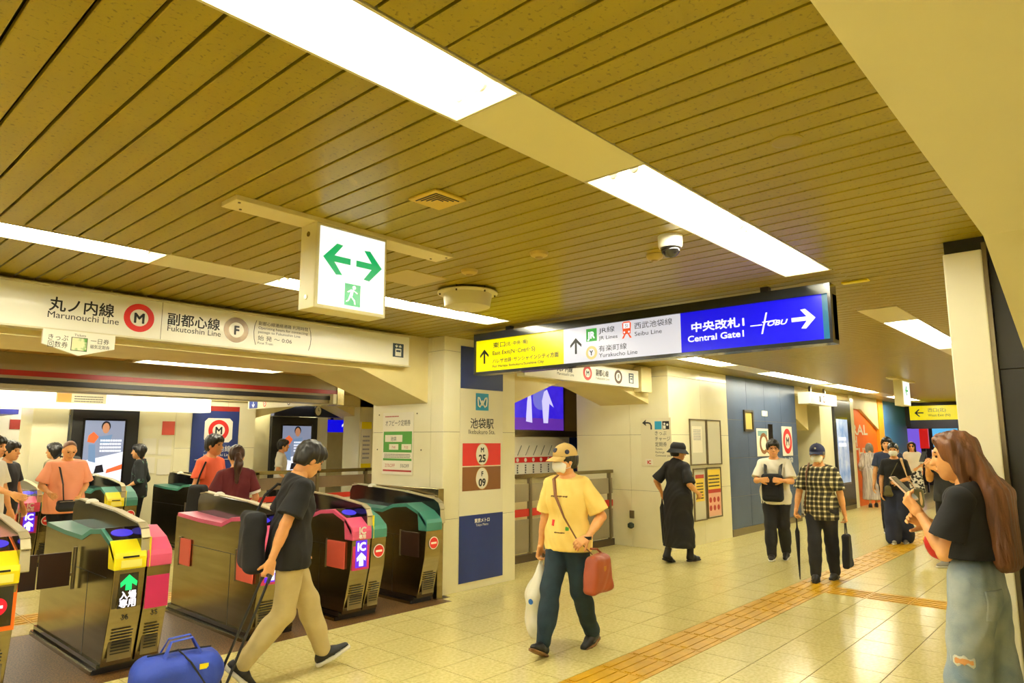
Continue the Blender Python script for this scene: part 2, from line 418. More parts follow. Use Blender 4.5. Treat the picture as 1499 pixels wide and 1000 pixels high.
    # ---- shoes
    if shoes:
        for i, f in enumerate(feet):
            R = rotz(f[4])@roty(f[3]); an = ank[i]; o = an-R@V3(0,0,0.085)
            def q(x,y,z): return o+R@V3(x,y,z)
            pr = [RC(q(-0.04,0,0.045), q(0.05,0,0.045), 0.038, 0.043, 0.03), RC(q(0.05,0,0.04), q(0.155,(-1,1)[i]*-0.004,0.028), 0.043, 0.031, 0.03), RC(q(-0.02,0,0.06), q(-0.015,0,0.095), 0.037, 0.036, 0.03)]
            if shoes.get('boot'): pr.append(RC(q(-0.02,0,0.07), q(-0.01,0,0.07+shoes['boot']), 0.046, 0.05, 0.03))
            n = R@V3(0,0,-1); so = shoes.get('sole_h', 0.022)
            nt_ = [(n, n@q(0,0,so))]
            if shoes.get('boot'): nt_.append((R@V3(0,0,1), (R@V3(0,0,1))@q(0,0,0.07+shoes['boot'])))
            else: nt_.append((R@V3(0,0,1), (R@V3(0,0,1))@q(0,0,0.105)))
            so_pr = [RC(q(-0.045,0,0.012), q(0.05,0,0.012), 0.041, 0.045, 0.02), RC(q(0.05,0,0.012), q(0.158,0,0.012), 0.046, 0.034, 0.03)]
            sh_o = blob_obj('shoe', [blob(pr, min(res, 0.010), nt_)], shoes['mat'], root)
            blob_obj('sole', [blob(so_pr, min(res, 0.009), [(n, n@q(0,0,0.0)), (-n, -n@q(0,0,so))])], shoes['sole'], sh_o)
    # ---- hair
    st, hm = hair[0], hair[1]; hr = min(res*0.6, 0.008)
    hf = lambda P: 0.0025*np.sin(P[:,1]*160+P[:,0]*60+np.sin(P[:,2]*30))+0.002*np.sin(P[:,0]*150)
    fwd = Rh@V3(1,0,0); up = Rh@V3(0,0,1)
    face_cut = [(unit(fwd*1.0-up*0.9), unit(fwd*1.0-up*0.9)@hp(0.066,0,0.016), 0.006)]
    if cap: face_cut = face_cut+[(up, up@hp(0,0,0.034))]
    pr = None
    if st == 'short':
        pr = [EL(hp(-0.016,0,0.036), (0.114,0.094,0.110), 0.02, Rh), EL(hp(0.048,0,0.068), (0.062,0.074,0.050), 0.03, Rh), EL(hp(-0.06,0,-0.03), (0.058,0.076,0.066), 0.03, Rh)]
        gs = [blob(pr, hr, face_cut+[(-up, -up@hp(0,0,-0.075))], fold=hf)]
    elif st == 'buzz':
        gs = [blob([EL(hp(-0.014,0,0.026), (0.0985,0.079,0.098), 0.02, Rh)], hr, [(unit(fwd-up*0.6), unit(fwd-up*0.6)@hp(0.02,0,0.04)), (-up, -up@hp(0,0,-0.045))])]
    elif st == 'bob':
        pr = [EL(hp(-0.016,0,0.03), (0.110,0.092,0.106), 0.02, Rh), RC(hp(-0.04,0.045,0.0), hp(-0.03,0.05,-0.10), 0.055, 0.05, 0.03), RC(hp(-0.04,-0.045,0.0), hp(-0.03,-0.05,-0.10), 0.055, 0.05, 0.03), EL(hp(0.05,0,0.07), (0.05,0.066,0.045), 0.03, Rh)]
        gs = [blob(pr, hr, face_cut, fold=hf)]
    elif st == 'tied':
        pr = [EL(hp(-0.016,0,0.03), (0.108,0.087,0.104), 0.02, Rh), EL(hp(-0.115,0,0.03), (0.04,0.04,0.04), 0.03, Rh)]
        gs = [blob(pr, hr, face_cut+[(-up, -up@hp(0,0,-0.07))], fold=hf)]
    elif st == 'pony':
        pr = [EL(hp(-0.016,0,0.03), (0.108,0.087,0.104), 0.02, Rh)]
        gs = [blob(pr, hr, face_cut+[(-up, -up@hp(0,0,-0.075))], fold=hf)]
        t0 = hp(-0.11,0,0.01)
        gs.append(blob([RC(t0, t0+V3(-0.06,0,-0.10), 0.036, 0.046, 0.03), RC(t0+V3(-0.06,0,-0.10), t0+V3(-0.055,0.01,-0.30), 0.046, 0.016, 0.03)], hr, fold=hf))
    elif st == 'long':
        L = hair[2]
        pr = [EL(hp(-0.014,0,0.026), (0.106,0.086,0.104), 0.02, Rh), EL(hp(0.05,0,0.07), (0.05,0.068,0.042), 0.03, Rh)]
        for s in (-1,-0.6,-0.2,0.2,0.6,1):
            a = hp(-0.055,s*0.052,0.0); b = hp(-0.10,s*0.060,-0.20); c = V3(pel[0]-0.145, hcen[1]+s*0.08, hcen[2]-L)
            b[0] = min(b[0], pel[0]-0.115)
            pr += [RC(a, b, 0.046, 0.040, 0.03), RC(b, c, 0.045, 0.034, 0.05)]
        pr += [RC(hp(0.012,s*0.072,0.05), hp(-0.025,s*0.082,-0.17), 0.028, 0.022, 0.03) for s in (-1,1)]
        gs = [blob(pr, hr, [(unit(fwd-up*0.25), unit(fwd-up*0.25)@hp(0.072,0,0.05), 0.004)], subs=[EL(hp(0.085,0,-0.045), (0.062,0.058,0.088), 0.015, Rh)], fold=hf)]
    else: gs = None
    if gs: parts.append(blob_obj('hair', gs, hm, root))
    if mask:
        gs = [blob([EL(hp(0.024,0,-0.042), (0.080,0.069,0.078), 0.03, Rh), RC(hp(0.096,0,-0.02), hp(0.094,0,-0.06), 0.020, 0.022, 0.04)], 0.006,
                   [(-fwd, -fwd@hp(0.03,0,0)), (unit(up+fwd*0.1), unit(up+fwd*0.1)@hp(0.1,0,-0.012)), (-up, -up@hp(0,0,-0.115))])]
        mo = blob_obj('face_mask', gs, mask, root)
        for s in (-1,1): MB().tube([hp(0.04,s*0.062,-0.03), hp(0.01,s*0.078,-0.012), hp(-0.022,s*0.083,-0.02), hp(0.0,s*0.079,-0.06), hp(0.035,s*0.062,-0.07)], 0.0022, 5).build('ear_loop', mask, mo)
    if cap:
        cm, bm = cap.get('mat'), cap.get('brim_mat', cap.get('mat'))
        if cap.get('kind') == 'bucket':
            co = blob_obj('bucket_hat', [blob([EL(hp(-0.012,0,0.055), (0.118,0.098,0.105), 0.02, Rh)], hr, [(-up, -up@hp(0,0,0.025)), (up, up@hp(0,0,0.135))])], cm, root)
            mb = MB(); n = 28; r1 = []; r2 = []
            for j in range(n):
                a = 2*pi*j/n; r1.append(hp(-0.012+0.117*cos(a),0.098*sin(a),0.04)); r2.append(hp(-0.012+0.165*cos(a),0.148*sin(a),-0.018))
            vs = r1+r2+[p+Rh@V3(0,0,-0.006) for p in r1+r2]
            fs = []
            for j in range(n):
                i2 = (j+1) % n; fs += [(j,i2,n+i2,n+j)[::-1], (2*n+j,2*n+i2,3*n+i2,3*n+j), (n+j,n+i2,3*n+i2,3*n+j)[::-1], (j,i2,2*n+i2,2*n+j)]
            mb.add(vs, fs); mb.build('brim', bm, co, smooth=40)
        else:
            co = blob_obj('cap', [blob([EL(hp(-0.012,0,0.042), (0.112,0.093,0.098), 0.02, Rh)], hr, [(-up, -up@hp(0,0,0.028))])], cm, root)
            mb = MB(); n = 12; vs = []; 
            for t in (0, -0.006):
                for rr in (0, 1):
                    for j in range(n+1):
                        a = -1.15+2.3*j/n; x = 0.105*cos(a)-0.012; y = 0.088*sin(a)
                        if rr: x += 0.085*cos(a)**0.7 if cos(a) > 0 else 0; y *= 0.98
                        vs.append(hp(x, y, 0.035-rr*0.028-abs(y)*0.12*rr+t))
            N = n+1; fs = []
            for j in range(n):
                fs += [(j,j+1,N+j+1,N+j)[::-1], (2*N+j,2*N+j+1,3*N+j+1,3*N+j), (N+j,N+j+1,3*N+j+1,3*N+j)[::-1], (j,j+1,2*N+j+1,2*N+j)]
            mb.add(vs, fs); mb.build('brim', bm, co, smooth=40)
            mb = MB().cyl(hp(-0.012,0,0.137), hp(-0.012,0,0.146), 0.008, 0.005, 8); mb.build('button', bm, co)
            if cap.get('badge'):
                mb = MB()
                for (x,y,z,r) in cap.get('spots', ((0.098,0.0,0.072,0.018),)):
                    p = hp(x,y,z); nn = unit(Rh@V3(x+0.012,y*1.3,max(z-0.04,0))); mb.cyl(p-nn*0.004, p+nn*0.006, r, r*0.9, 14)
                mb.build('badge', cap['badge'], co)
    if glasses:
        mb = MB()
        for s in (-1,1):
            c = hp(0.097,s*0.032,0.002)
            if glasses.get('dark'): mb.cyl(c, c+Rh@V3(0.004,0,0), 0.026, 0.026, 14)
            else:
                pts = [c+Rh@V3(0,0.023*cos(a),0.019*sin(a)) for a in np.linspace(0, 2*pi, 13)]; mb.tube(pts, 0.0018, 5)
            mb.tube([hp(0.095,s*0.055,0.006), hp(0.05,s*0.076,0.008), hp(-0.01,s*0.082,0.004)], 0.0018, 5)
        mb.tube([hp(0.1,-0.01,0.006), hp(0.103,0,0.01), hp(0.1,0.01,0.006)], 0.0018, 5)
        mb.build('glasses', glasses['mat'], root)
    root.scale = (k, k, k)
    J = dict(sh=[a*k for a in sh], el=[a*k for a in el], wr=[a*k for a in wr], ank=[a*k for a in ank], head=hcen*k, chest=chest*k, pel=pel*k, neck=neck*k, knees=[a*k for a in knees])
    def world(p):
        c, s = cos(heading), sin(heading); p = np.asarray(p, float)
        return (loc[0]+p[0]*c-p[1]*s, loc[1]+p[0]*s+p[1]*c, loc[2]+p[2])
    J['w'] = world; J['k'] = k
    return root, J
def adopt(o, s):
    """parent a mesh built in world coordinates to a placed root"""
    m = Matrix.Translation(s.location)@Matrix.Rotation(s.rotation_euler.z, 4, 'Z')@Matrix.Diagonal((s.scale[0], s.scale[1], s.scale[2], 1))
    o.parent = s; o.matrix_parent_inverse = m.inverted(); return o
def box_cut(x0, x1, y0, y1, z0, z1, jag=0.0): return [(V3(-1,0,0),-x0,jag),(V3(1,0,0),x1,jag),(V3(0,-1,0),-y0),(V3(0,1,0),y1),(V3(0,0,-1),-z0,jag),(V3(0,0,1),z1,jag)]
# ------------------------------------------------------------------ materials of the place
CREAM = M('cream_cladding', (240,235,204), 0.28, noise=(1.3, (230,223,184), 0.35, 0.7), coat=0.3)
CREAM_D = M('cream_paint', (226,212,158), 0.55, noise=(2.0, (214,198,140), 0.3, 0.7))
GROUT = M('joint_dark', (84,70,44), 0.8)
BLACK = M('black_paint', (22,22,24), 0.4)
DARK = M('charcoal_panel', (40,38,36), 0.5, noise=(3, (33,31,30), 0.3, 0.7))
WHITE = M('white_paint', (240,238,230), 0.45)
STEEL = M('brushed_steel', (158,146,112), 0.24, metal=1.0, noise=(3, (138,126,92), 0.3, 0.75, (1,0.4,6)))
STEEL_D = M('dull_steel', (128,116,90), 0.35, metal=0.8)
INK = M('black_ink', (18,18,20), 0.5)
NAVY = M('navy_print', (14,40,108), 0.4)
RED = M('red_print', (206,30,22), 0.45)
BROWN = M('brown_print', (122,74,26), 0.45)
BLUEWALL = M('slate_blue_panel', (66,84,112), 0.4, noise=(2, (58,74,102), 0.3, 0.7))
SLAT = M('olive_ceiling_slat', (152,134,22), 0.36, spec=0.3, noise=(60, (112,96,12), 0.30, 0.42))
TILE = M('cream_floor_tile', (233,220,152), 0.2, spec=0.45, noise=(40, (214,200,124), 0.35, 0.62))
TILE_Y = M('yellow_tactile', (216,168,8), 0.4, noise=(6, (188,142,6), 0.3, 0.7))
MAT_BR = M('brown_speckled_floor', (120,84,40), 0.45, noise=(90, (58,38,18), 0.42, 0.58))
GREEN = M('green_print', (0,178,96), 0.5)
# ------------------------------------------------------------------ floor
FX0, FY0, TS_ = 3.913, 2.65, 0.405
floor = struct('floor', MB().box(-6, 34, -5, 20, -0.12, -0.004), GROUT)
tile_me = {}
def tile_mesh(tac):
    mb = MB(); g = 0.003; mb.box(g, TS_-g, g, TS_-g, -0.012, 0.0)
    if tac:
        for q in range(4): mb.box(0.03+q*0.092, 0.03+q*0.092+0.055, 0.02, TS_-0.02, 0.0, 0.005)
    me = bpy.data.meshes.new('tile'); me.from_pydata(mb.v, [], mb.f); me.update(); me.materials.append(TILE_Y if tac else TILE); return me
def cam_px(x, y, z):
    yw = radians(42.05); pt = atan(0.147); v = (x, y, z-CAM_H)
    fh = v[0]*cos(yw)+v[1]*sin(yw); d = fh*cos(pt)+v[2]*sin(pt); u = -fh*sin(pt)+v[2]*cos(pt); r = v[0]*sin(yw)-v[1]*cos(yw)
    return (749.5+1000*r/d, 500-1000*u/d, d) if d > 0.1 else (-9999, -9999, d)
plain, tact = [], []
for i in range(-25, 70):
    for j in range(-19, 44):
        x = FX0+i*TS_; y = FY0+j*TS_
        if 5.33 <= y+TS_/2 <= 7.1 and x < 5.0: continue
        if y > 5.3 and x > 9.3 and x < 20: continue
        tac = (j == 0) or (i == 10 and -4 <= j < 0) or (j == 12 and x < 5)
        a = cam_px(x+TS_/2, y+TS_/2, 0)
        (tact if tac else plain).append((a[2] if (-40 < a[0] < 1540 and a[1] < 1060 and a[2] > 0) else 99+abs(a[2]), x, y, i))
def lay(lst, tac, nmax, name):
    lst.sort(); me = tile_mesh(tac); rest = MB()
    for n, (d, x, y, i) in enumerate(lst):
        if n < nmax and d < 60:
            o = bpy.data.objects.new(name, me); COL.objects.link(o); o.parent = floor; o.location = (x, y, 0)
            if tac and i == 10 and y < 2.6: pass
            elif tac: o.rotation_euler = (0,0,-pi/2); o.location = (x, y+TS_, 0)
        else:
            g = 0.003; rest.box(x+g, x+TS_-g, y+g, y+TS_-g, -0.012, 0.0005 if tac else 0.0)
    if rest.v: rest.build(name+'_field', TILE_Y if tac else TILE, floor)['kind'] = 'stuff'
lay(plain, False, 290, 'floor_tile'); lay(tact, True, 60, 'tactile_tile')
mat_o = struct('floor_mat', MB().box(-6, 5.0, 5.335, 7.09, -0.01, 0.001), MAT_BR, floor)
# ------------------------------------------------------------------ ceiling
CZ = 2.78
ceiling = struct('ceiling', MB().box(-6, 34, -5, 5.86, CZ+0.085, CZ+0.15), M('ceiling_void', (30,24,10), 0.8))
ROWS = [(1.425, 1.745), (4.405, 4.73)]
segs = [(0.34, 1.420), (1.75, 4.40), (4.735, 5.858)]
slat_me = []
for a, b in segs:
    mb = MB(); w2 = 0.117; mb.prism([(0,0.002),(0.003,0),(w2-0.003,0),(w2,0.002),(w2,0.02),(0,0.02)], 'y', a, b)
    me = bpy.data.meshes.new('ceiling_slat'); me.from_pydata(mb.v, [], mb.f); me.update(); me.materials.append(SLAT); slat_me.append(me)
rest = MB()
for kx in range(-55, 256):
    x = 1.149+kx*0.129+0.006
    for si, (a, b) in enumerate(segs):
        if 0.0 <= x < 9.5 and (si != 0 or x > 1.2):
            o = bpy.data.objects.new('ceiling_slat', slat_me[si]); COL.objects.link(o); o.parent = ceiling; o.location = (x, 0, CZ)
        else: rest.box(x, x+0.117, a, b, CZ, CZ+0.02)
    rest.box(x, x+0.117, -5, 0.33, CZ, CZ+0.02)
rest.build('ceiling_slat_field', SLAT, ceiling)['kind'] = 'stuff'
# light rows: fixtures and the plain panels between them
TUBE_M = M('fluorescent_tube', (255,255,255), 0.4, emit=((255,249,222), TUBE))
TRAY = M('white_light_tray', (246,246,240), 0.5)
PANEL = M('cream_filler_panel', (226,216,160), 0.3)
FRAME_M = M('light_frame', (206,196,150), 0.4)
def fixture(x0, x1, y0, y1, label, z=None):
    z = CZ if z is None else z
    t = empty('ceiling_light', (x0, y0, z), 0, label, 'ceiling light', 'recessed fluorescent ceiling lights'); L = x1-x0; W = y1-y0
    mb = MB(); d = 0.07   # open tray, lips level with the slats
    mb.prism([(0.012,0),(W-0.012,0),(W-0.05,d),(0.05,d)][::1], 'x', 0.012, 0.0125)
    mb.prism([(0.012,0),(W-0.012,0),(W-0.05,d),(0.05,d)], 'x', L-0.0125, L-0.012)
    mb.add([(0.012,0.012,0),(L-0.012,0.012,0),(L-0.012,0.05,d),(0.012,0.05,d)], [(0,1,2,3)])
    mb.add([(0.012,W-0.012,0),(L-0.012,W-0.012,0),(L-0.012,W-0.05,d),(0.012,W-0.05,d)], [(3,2,1,0)])
    mb.add([(0.012,0.05,d),(L-0.012,0.05,d),(L-0.012,W-0.05,d),(0.012,W-0.05,d)], [(0,1,2,3)])
    mb.build('tray', TRAY, t)
    fr = MB(); 
    fr.box(0, L, 0, 0.012, -0.004, 0.02); fr.box(0, L, W-0.012, W, -0.004, 0.02); fr.box(0, 0.012, 0.012, W-0.012, -0.004, 0.02); fr.box(L-0.012, L, 0.012, W-0.012, -0.004, 0.02)
    fr.build('frame', FRAME_M, t)
    n = 2 if L > 1.9 else 1; tl = (L-0.1)/n
    for q in range(n):
        for yy in (W*0.33, W*0.67):
            a = 0.05+q*tl
            MB().cyl((a+0.05, yy, 0.03), (a+tl-0.05, yy, 0.03), 0.0165, n=10).build('tube', TUBE_M, t, smooth=1)
            for e in (a+0.03, a+tl-0.045): MB().lathe([(0.02,0),(0.022,0.004),(0.022,0.012),(0.018,0.016)], n=10).build('lamp_holder', WHITE, t, loc=(e, yy, 0.03)).rotation_euler = (0, pi/2, 0)
def filler(x0, x1, y0, y1):
    struct('filler_panel', MB().box(x0+0.003, x1-0.003, y0, y1, CZ-0.003, CZ+0.02), PANEL, ceiling)
r1, r2 = ROWS
for (x0, x1, lab) in ((-3.9,-0.85,'light above and behind the viewer'), (-0.85,1.63,'long light at the top of the picture, end tubes showing'), (2.42,4.85,'light between the cream panel and the large blue hanging sign'), (7.42,10.05,'light beside the top of the white pillar'), (12.4,14.9,'light above the far walkway, right row'), (17.4,19.9,'farthest light of the right row')):
    fixture(x0, x1, r1[0], r1[1], 'recessed fluorescent '+lab)
for (x0, x1, lab) in ((-3.9,-0.85,'light of the left row behind the viewer'), (-0.85,1.66,'light above the left end of the white line sign'), (2.45,4.87,'light behind the green arrow exit box'), (7.5,10.1,'light left of the blue wall, second past the hanging sign'), (11.5,14.6,'light in front of the slate blue wall'), (14.95,18.1,'light above the black advertising panel'), (19.8,22.3,'farthest light of the left row')):
    fixture(x0, x1, r2[0], r2[1], 'recessed fluorescent '+lab)
for (x0, x1) in ((1.63,2.42),(6.57,7.42),(10.05,12.4),(14.9,17.4),(19.9,34),(-6,-3.9)): filler(x0, x1, *r1)
for (x0, x1) in ((1.66,2.45),(6.6,7.5),(10.1,11.5),(14.6,14.95),(18.1,19.8),(22.3,34),(-6,-3.9)): filler(x0, x1, *r2)
mb = MB(); 
for kx in range(-20, 60):   # slats close the rows where no fixture or panel sits
    x = 4.87+kx*0.129
    if 4.87 <= x < 6.5: mb.box(x, x+0.117, r1[0]-0.005, r1[1]+0.005, CZ, CZ+0.02); mb.box(x, x+0.117, r2[0]-0.005, r2[1]+0.005, CZ, CZ+0.02)
mb.build('ceiling_slat_infill', SLAT, ceiling)['kind'] = 'stuff'
# ------------------------------------------------------------------ clad columns
def clad(parent, face, u0, u1, zs, us, at, th=0.012, mat=None, name='cladding_panel'):
    """panels on a face: face 'x' = plane x=at (outside -x), 'y' = plane y=at (outside -y), 'X' = outside +x"""
    us = [u0]+list(us)+[u1]; g = 0.002
    for a, b in zip(us, us[1:]):
        for c, d in zip(zs, zs[1:]):
            mb = MB()
            if face == 'x': mb.box(at, at+th, a+g, b-g, c+g, d-g)
            elif face == 'X': mb.box(at-th, at, a+g, b-g, c+g, d-g)
            else: mb.box(a+g, b-g, at, at+th, c+g, d-g)
            mb.build(name, mat or CREAM, parent, bevel=0.0015)
ZS = [0.0, 0.78, 1.72, 2.62, CZ]
col1 = struct('column_1', MB().box(5.092, 6.238, 5.602, 6.85, 0, CZ), GROUT)
clad(col1, 'y', 5.08, 6.25, ZS, [], 5.59); clad(col1, 'x', 5.592, 6.86, ZS, [5.80], 5.08); clad(col1, 'X', 5.592, 6.86, ZS, [], 6.25)
col2 = struct('column_2', MB().box(9.412, 11.45, 5.262, 7.0, 0, CZ), GROUT)
ZS2 = [0.0, 0.86, 1.72, 2.62, CZ]
clad(col2, 'y', 9.4, 11.45, ZS2, [10.45], 5.25); clad(col2, 'x', 5.252, 7.0, ZS2, [5.95], 9.4)
# beams with haunches
def beam(name, poly, y0, y1): return struct(name, MB().prism(poly, 'y', y0, y1), CREAM_D)
beam('trim_1', [(-6,CZ+0.02),(-6,2.364),(4.15,2.364),(5.08,2.04),(5.08,CZ+0.02)], 5.86, 6.80)
beam('trim_2', [(6.25,CZ),(6.25,2.08),(7.3,2.45),(8.4,2.45),(9.4,2.2),(9.4,CZ)], 5.6, 6.5)
beam('trim_3', [(-6,CZ),(-6,2.36),(2.96,2.36),(3.95,2.02),(3.95,0),(4.6,0),(4.6,CZ)], -0.9, 0.34).data.materials[0] = M('soffit_cream', (242,232,190), 0.55)
# right edge: dark wall with white upright
wd = struct('wall_right_dark', MB().box(4.66, 4.9, -0.9, 0.525, 0, CZ), GROUT)
clad(wd, 'x', -0.9, 0.523, [0, 2.01, CZ-0.03], [], 4.645, 0.015, DARK, 'dark_panel')
post = struct('trim_4', MB().box(4.6, 4.9, 0.545, 0.735, 0, 2.70), M('white_upright', (240,234,208), 0.45), bevel=0.006)
struct('trim_5', MB().box(4.61, 4.9, 0.523, 0.545, 0, 2.74), STEEL_D); struct('trim_6', MB().box(4.63, 4.9, 0.53, 0.73, 2.70, CZ), BLACK)
struct('baseboard_right', MB().box(4.59, 4.60, 0.545, 0.735, 0, 0.09), DARK)
struct('wall_right', MB().box(4.9, 34, 0.35, 0.5, 0, CZ), CREAM_D)
# blue panelled wall further along
bw = struct('wall_left_blue', MB().box(11.45, 14.75, 5.262, 5.6, 0, CZ), M('brass_joint', (150,128,52), 0.4, metal=0.4))
us = [12.28, 13.1, 13.92]
clad(bw, 'y', 11.45, 14.75, [0.12, 0.66, 1.33, 2.0, CZ], us, 5.25, 0.014, BLUEWALL, 'blue_panel')
struct('baseboard_left', MB().box(11.45, 14.75, 5.24, 5.262, 0, 0.12), STEEL_D)
# past the blue wall: haunch, dark opening, pillar, black panel, orange wall
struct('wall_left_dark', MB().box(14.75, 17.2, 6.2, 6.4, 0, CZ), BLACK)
beam('trim_7', [(14.75,CZ),(14.75,2.15),(15.6,1.86),(15.6,CZ)], 5.3, 6.2)
struct('column_3', MB().box(16.3, 17.15, 5.27, 6.2, 0, CZ), CREAM)
struct('trim_8', MB().box(14.75, 18.7, 5.26, 6.2, 2.62, CZ), CREAM_D)
struct('column_4', MB().box(18.45, 18.7, 5.22, 6.3, 0, CZ), CREAM)
beam('trim_9', [(18.7,CZ),(18.7,2.45),(19.4,2.45),(21.0,1.95),(21.0,CZ)], 5.24, 5.30)
struct('wall_left_orange', MB().box(18.7, 21.0, 5.3, 5.5, 0, CZ), M('orange_wall', (240,118,30), 0.45, noise=(1.5, (230,104,22), 0.3, 0.7)))
struct('trim_10', MB().box(21.0, 21.5, 5.22, 5.5, 0, CZ), M('amber_strip', (246,170,30), 0.45))
struct('wall_left_sky', MB().box(21.5, 24.5, 5.3, 5.5, 0, CZ), M('sky_blue_wall', (70,128,186), 0.45))
struct('wall_far', MB().box(30, 30.2, -1, 12, 0, CZ), M('far_shop_wall', (70,62,56), 0.5))
struct('wall_left_far', MB().box(24.5, 30, 7.4, 7.6, 0, CZ), M('far_brown_wall', (120,96,70), 0.5))
struct('trim_11', MB().box(24.4, 24.7, 1.0, 5.5, 2.1, CZ), M('far_fascia', (60,58,58), 0.5))
struct('wall_back', MB().box(-6.2, -6, -5, 20, 0, CZ+.1), CREAM_D); struct('wall_front', MB().box(-6, 5, -5.2, -5, 0, CZ+.1), CREAM_D)
# paid side: lower ceiling, walls
ceil2 = struct('ceiling_paid', MB().box(-6, 12.5, 6.8, 20, 2.63, 2.75), M('paid_void', (40,30,12), 0.8))
PS = M('paid_ceiling_board', (178,138,52), 0.4, noise=(5, (160,120,42), 0.3, 0.7))
for q in range(34):
    x = -1.0+q*0.4
    MB().box(x+0.006, x+0.394, 6.8, 20, 2.60, 2.63).build('ceiling_board', PS, ceil2)
struct('wall_left', MB().box(-6, 12.5, 20, 20.2, 0, 2.75), CREAM)
struct('wall_paid_end', MB().box(12.4, 12.5, 7, 20, 0, 2.75), CREAM_D)
for (x0, x1, y0) in ((-1.2,1.25,8.2),(2.9,4.65,8.15),(6.4,8.6,8.3),(-1.0,1.4,10.9),(3.0,5.4,13.2),(6.0,8.4,13.2),(0.0,2.4,15.5),(4.5,7,17.0),(1.6,4.0,10.95),(4.4,6.0,11.5),(0.5,2.9,13.4),(6.6,7.7,6.86)):  # from the man in pink to the kiosk: lamps added to brighten the hall
    fixture(x0, x1, y0, y0+0.4, 'recessed fluorescent light beyond the gates %s' % {8.2:'at far left', 8.15:'under the line sign beam', 8.3:'behind the station pillar', 10.9:'over the white lit band', 13.2:'near the %s screen' % ('left' if x0 < 5 else 'right'), 15.5:'deep on the left', 17.0:'deepest in the hall', 10.95:'added as fill over the man in pink', 11.5:'added as fill in front of the navy line panel', 13.4:'added as fill near the kiosk wall', 6.86:'added as fill inside the second opening'}[y0], 2.528)  # lamp in the second opening is added to light the stair wall
# striped fascia of the inner gate line and the lit white band
fas = struct('trim_12', MB().box(-6, 6.1, 9.2, 9.6, 2.20, 2.60), M('fascia_grey', (150,138,104), 0.4))
MB().box(-6, 6.1, 9.19, 9.2, 2.345, 2.405).build('red_stripe', M('dark_red_stripe', (150,30,22), 0.4), fas); MB().box(-6, 6.1, 9.185, 9.2, 2.25, 2.31).build('black_stripe', BLACK, fas)
MB().box(6.1, 6.22, 9.17, 9.62, 2.18, 2.45).build('end_cap', STEEL, fas)
struct('trim_13', MB().box(-2, 5.4, 12.0, 12.4, 2.12, 2.36), M('lit_white_band', (244,240,222), 0.35, emit=((255,248,224), 0.9)))
struct('wall_paid_upper', MB().box(-6, 12.4, 12.4, 12.6, 2.36, 2.63), CREAM_D)
pc = struct('column_5', MB().box(5.03, 6.5, 12.5, 13.3, 0, 2.6), GROUT)
clad(pc, 'y', 5.02, 6.5, [0, 0.75, 1.5, 2.36, 2.6], [5.95], 12.49)
struct('column_6', MB().box(4.4, 5.03, 12.5, 13.2, 0, 2.4), CREAM); struct('column_7', MB().box(2.9, 3.38, 12.5, 13.2, 0, 2.4), CREAM)
struct('column_8', MB().box(7.0, 7.35, 13.5, 14.2, 0, 2.6), CREAM); struct('column_9', MB().box(8.45, 8.75, 13.5, 14.2, 0, 2.6), CREAM)
beam('trim_14', [(6.5,2.6),(6.5,2.05),(7.6,2.38),(8.3,2.38),(9.12,2.05),(9.12,2.6)], 12.6, 13.2)
struct('column_10', MB().box(9.12, 10.2, 12.4, 13.2, 0, 2.6), CREAM)
# stair-side wall behind the second opening
w2 = struct('wall_stair', MB().box(6.3, 12.3, 7.6, 7.8, 0, CZ), CREAM_D)
struct('trim_15', MB().box(6.3, 10.6, 7.56, 7.6, 1.70, 1.80), STEEL_D)
struct('trim_16', MB().box(9.78, 10.55, 7.55, 7.6, 1.80, 2.75), M('ochre_panel', (186,160,90), 0.5))
# ------------------------------------------------------------------ signs and boards
def lit(name, rgb=(255,255,255), s=0.7, rough=0.25): return M(name, tuple(v*0.6 for v in rgb), rough, emit=(rgb, s))
def poly(mb, pts, y=0, t=0.002): return mb.prism(pts, 'y', y-t, y)
def arrow(mb, cx, cz, h, w, ang=0, y=0, t=0.002, th=0.16, stem=0.0):
    """open-chevron arrow pointing up, turned by ang"""
    k = th*h; c, s = cos(ang), sin(ang)
    def R(p): return (cx+p[0]*c-p[1]*s, cz+p[0]*s+p[1]*c)
    top = h/2; st = (stem or k*0.9)/2
    poly(mb, [R(p) for p in ((-st,-top),(st,-top),(st,top-k*0.9),(-st,top-k*0.9))], y, t)
    for q in (-1,1):
        P = [(0,top),(0,top-k*1.45),(q*(w/2-k*0.1),top-w*0.55-k*0.7),(q*w/2,top-w*0.55+k*0.3)]
        poly(mb, [R(p) for p in P], y-0.0002, t)
    return mb
def ring(parent, cx, cz, r, letter, mat, y, mat_in, rz=None, r_in=0.60, size=None):
    MB().disc((cx,y-0.001,cz), r, 0.002, 40, rz=rz).build('ring', mat, parent)
    MB().disc((cx,y-0.0032,cz), r*r_in, 0.001, 36, rz=(rz or r)*r_in).build('disc', mat_in, parent)
    text(letter, cx, cz-r*0.36, size or r*0.98, INK, parent, y-0.0045, bold=r*0.035, align='CENTER')
SIGNW = M('sign_white', (238,235,220), 0.3, coat=0.2)
FGREY = M('bronze_ring', (120,100,74), 0.25, metal=0.35); FBROWN = M('brown_ring', (74,48,30), 0.4)
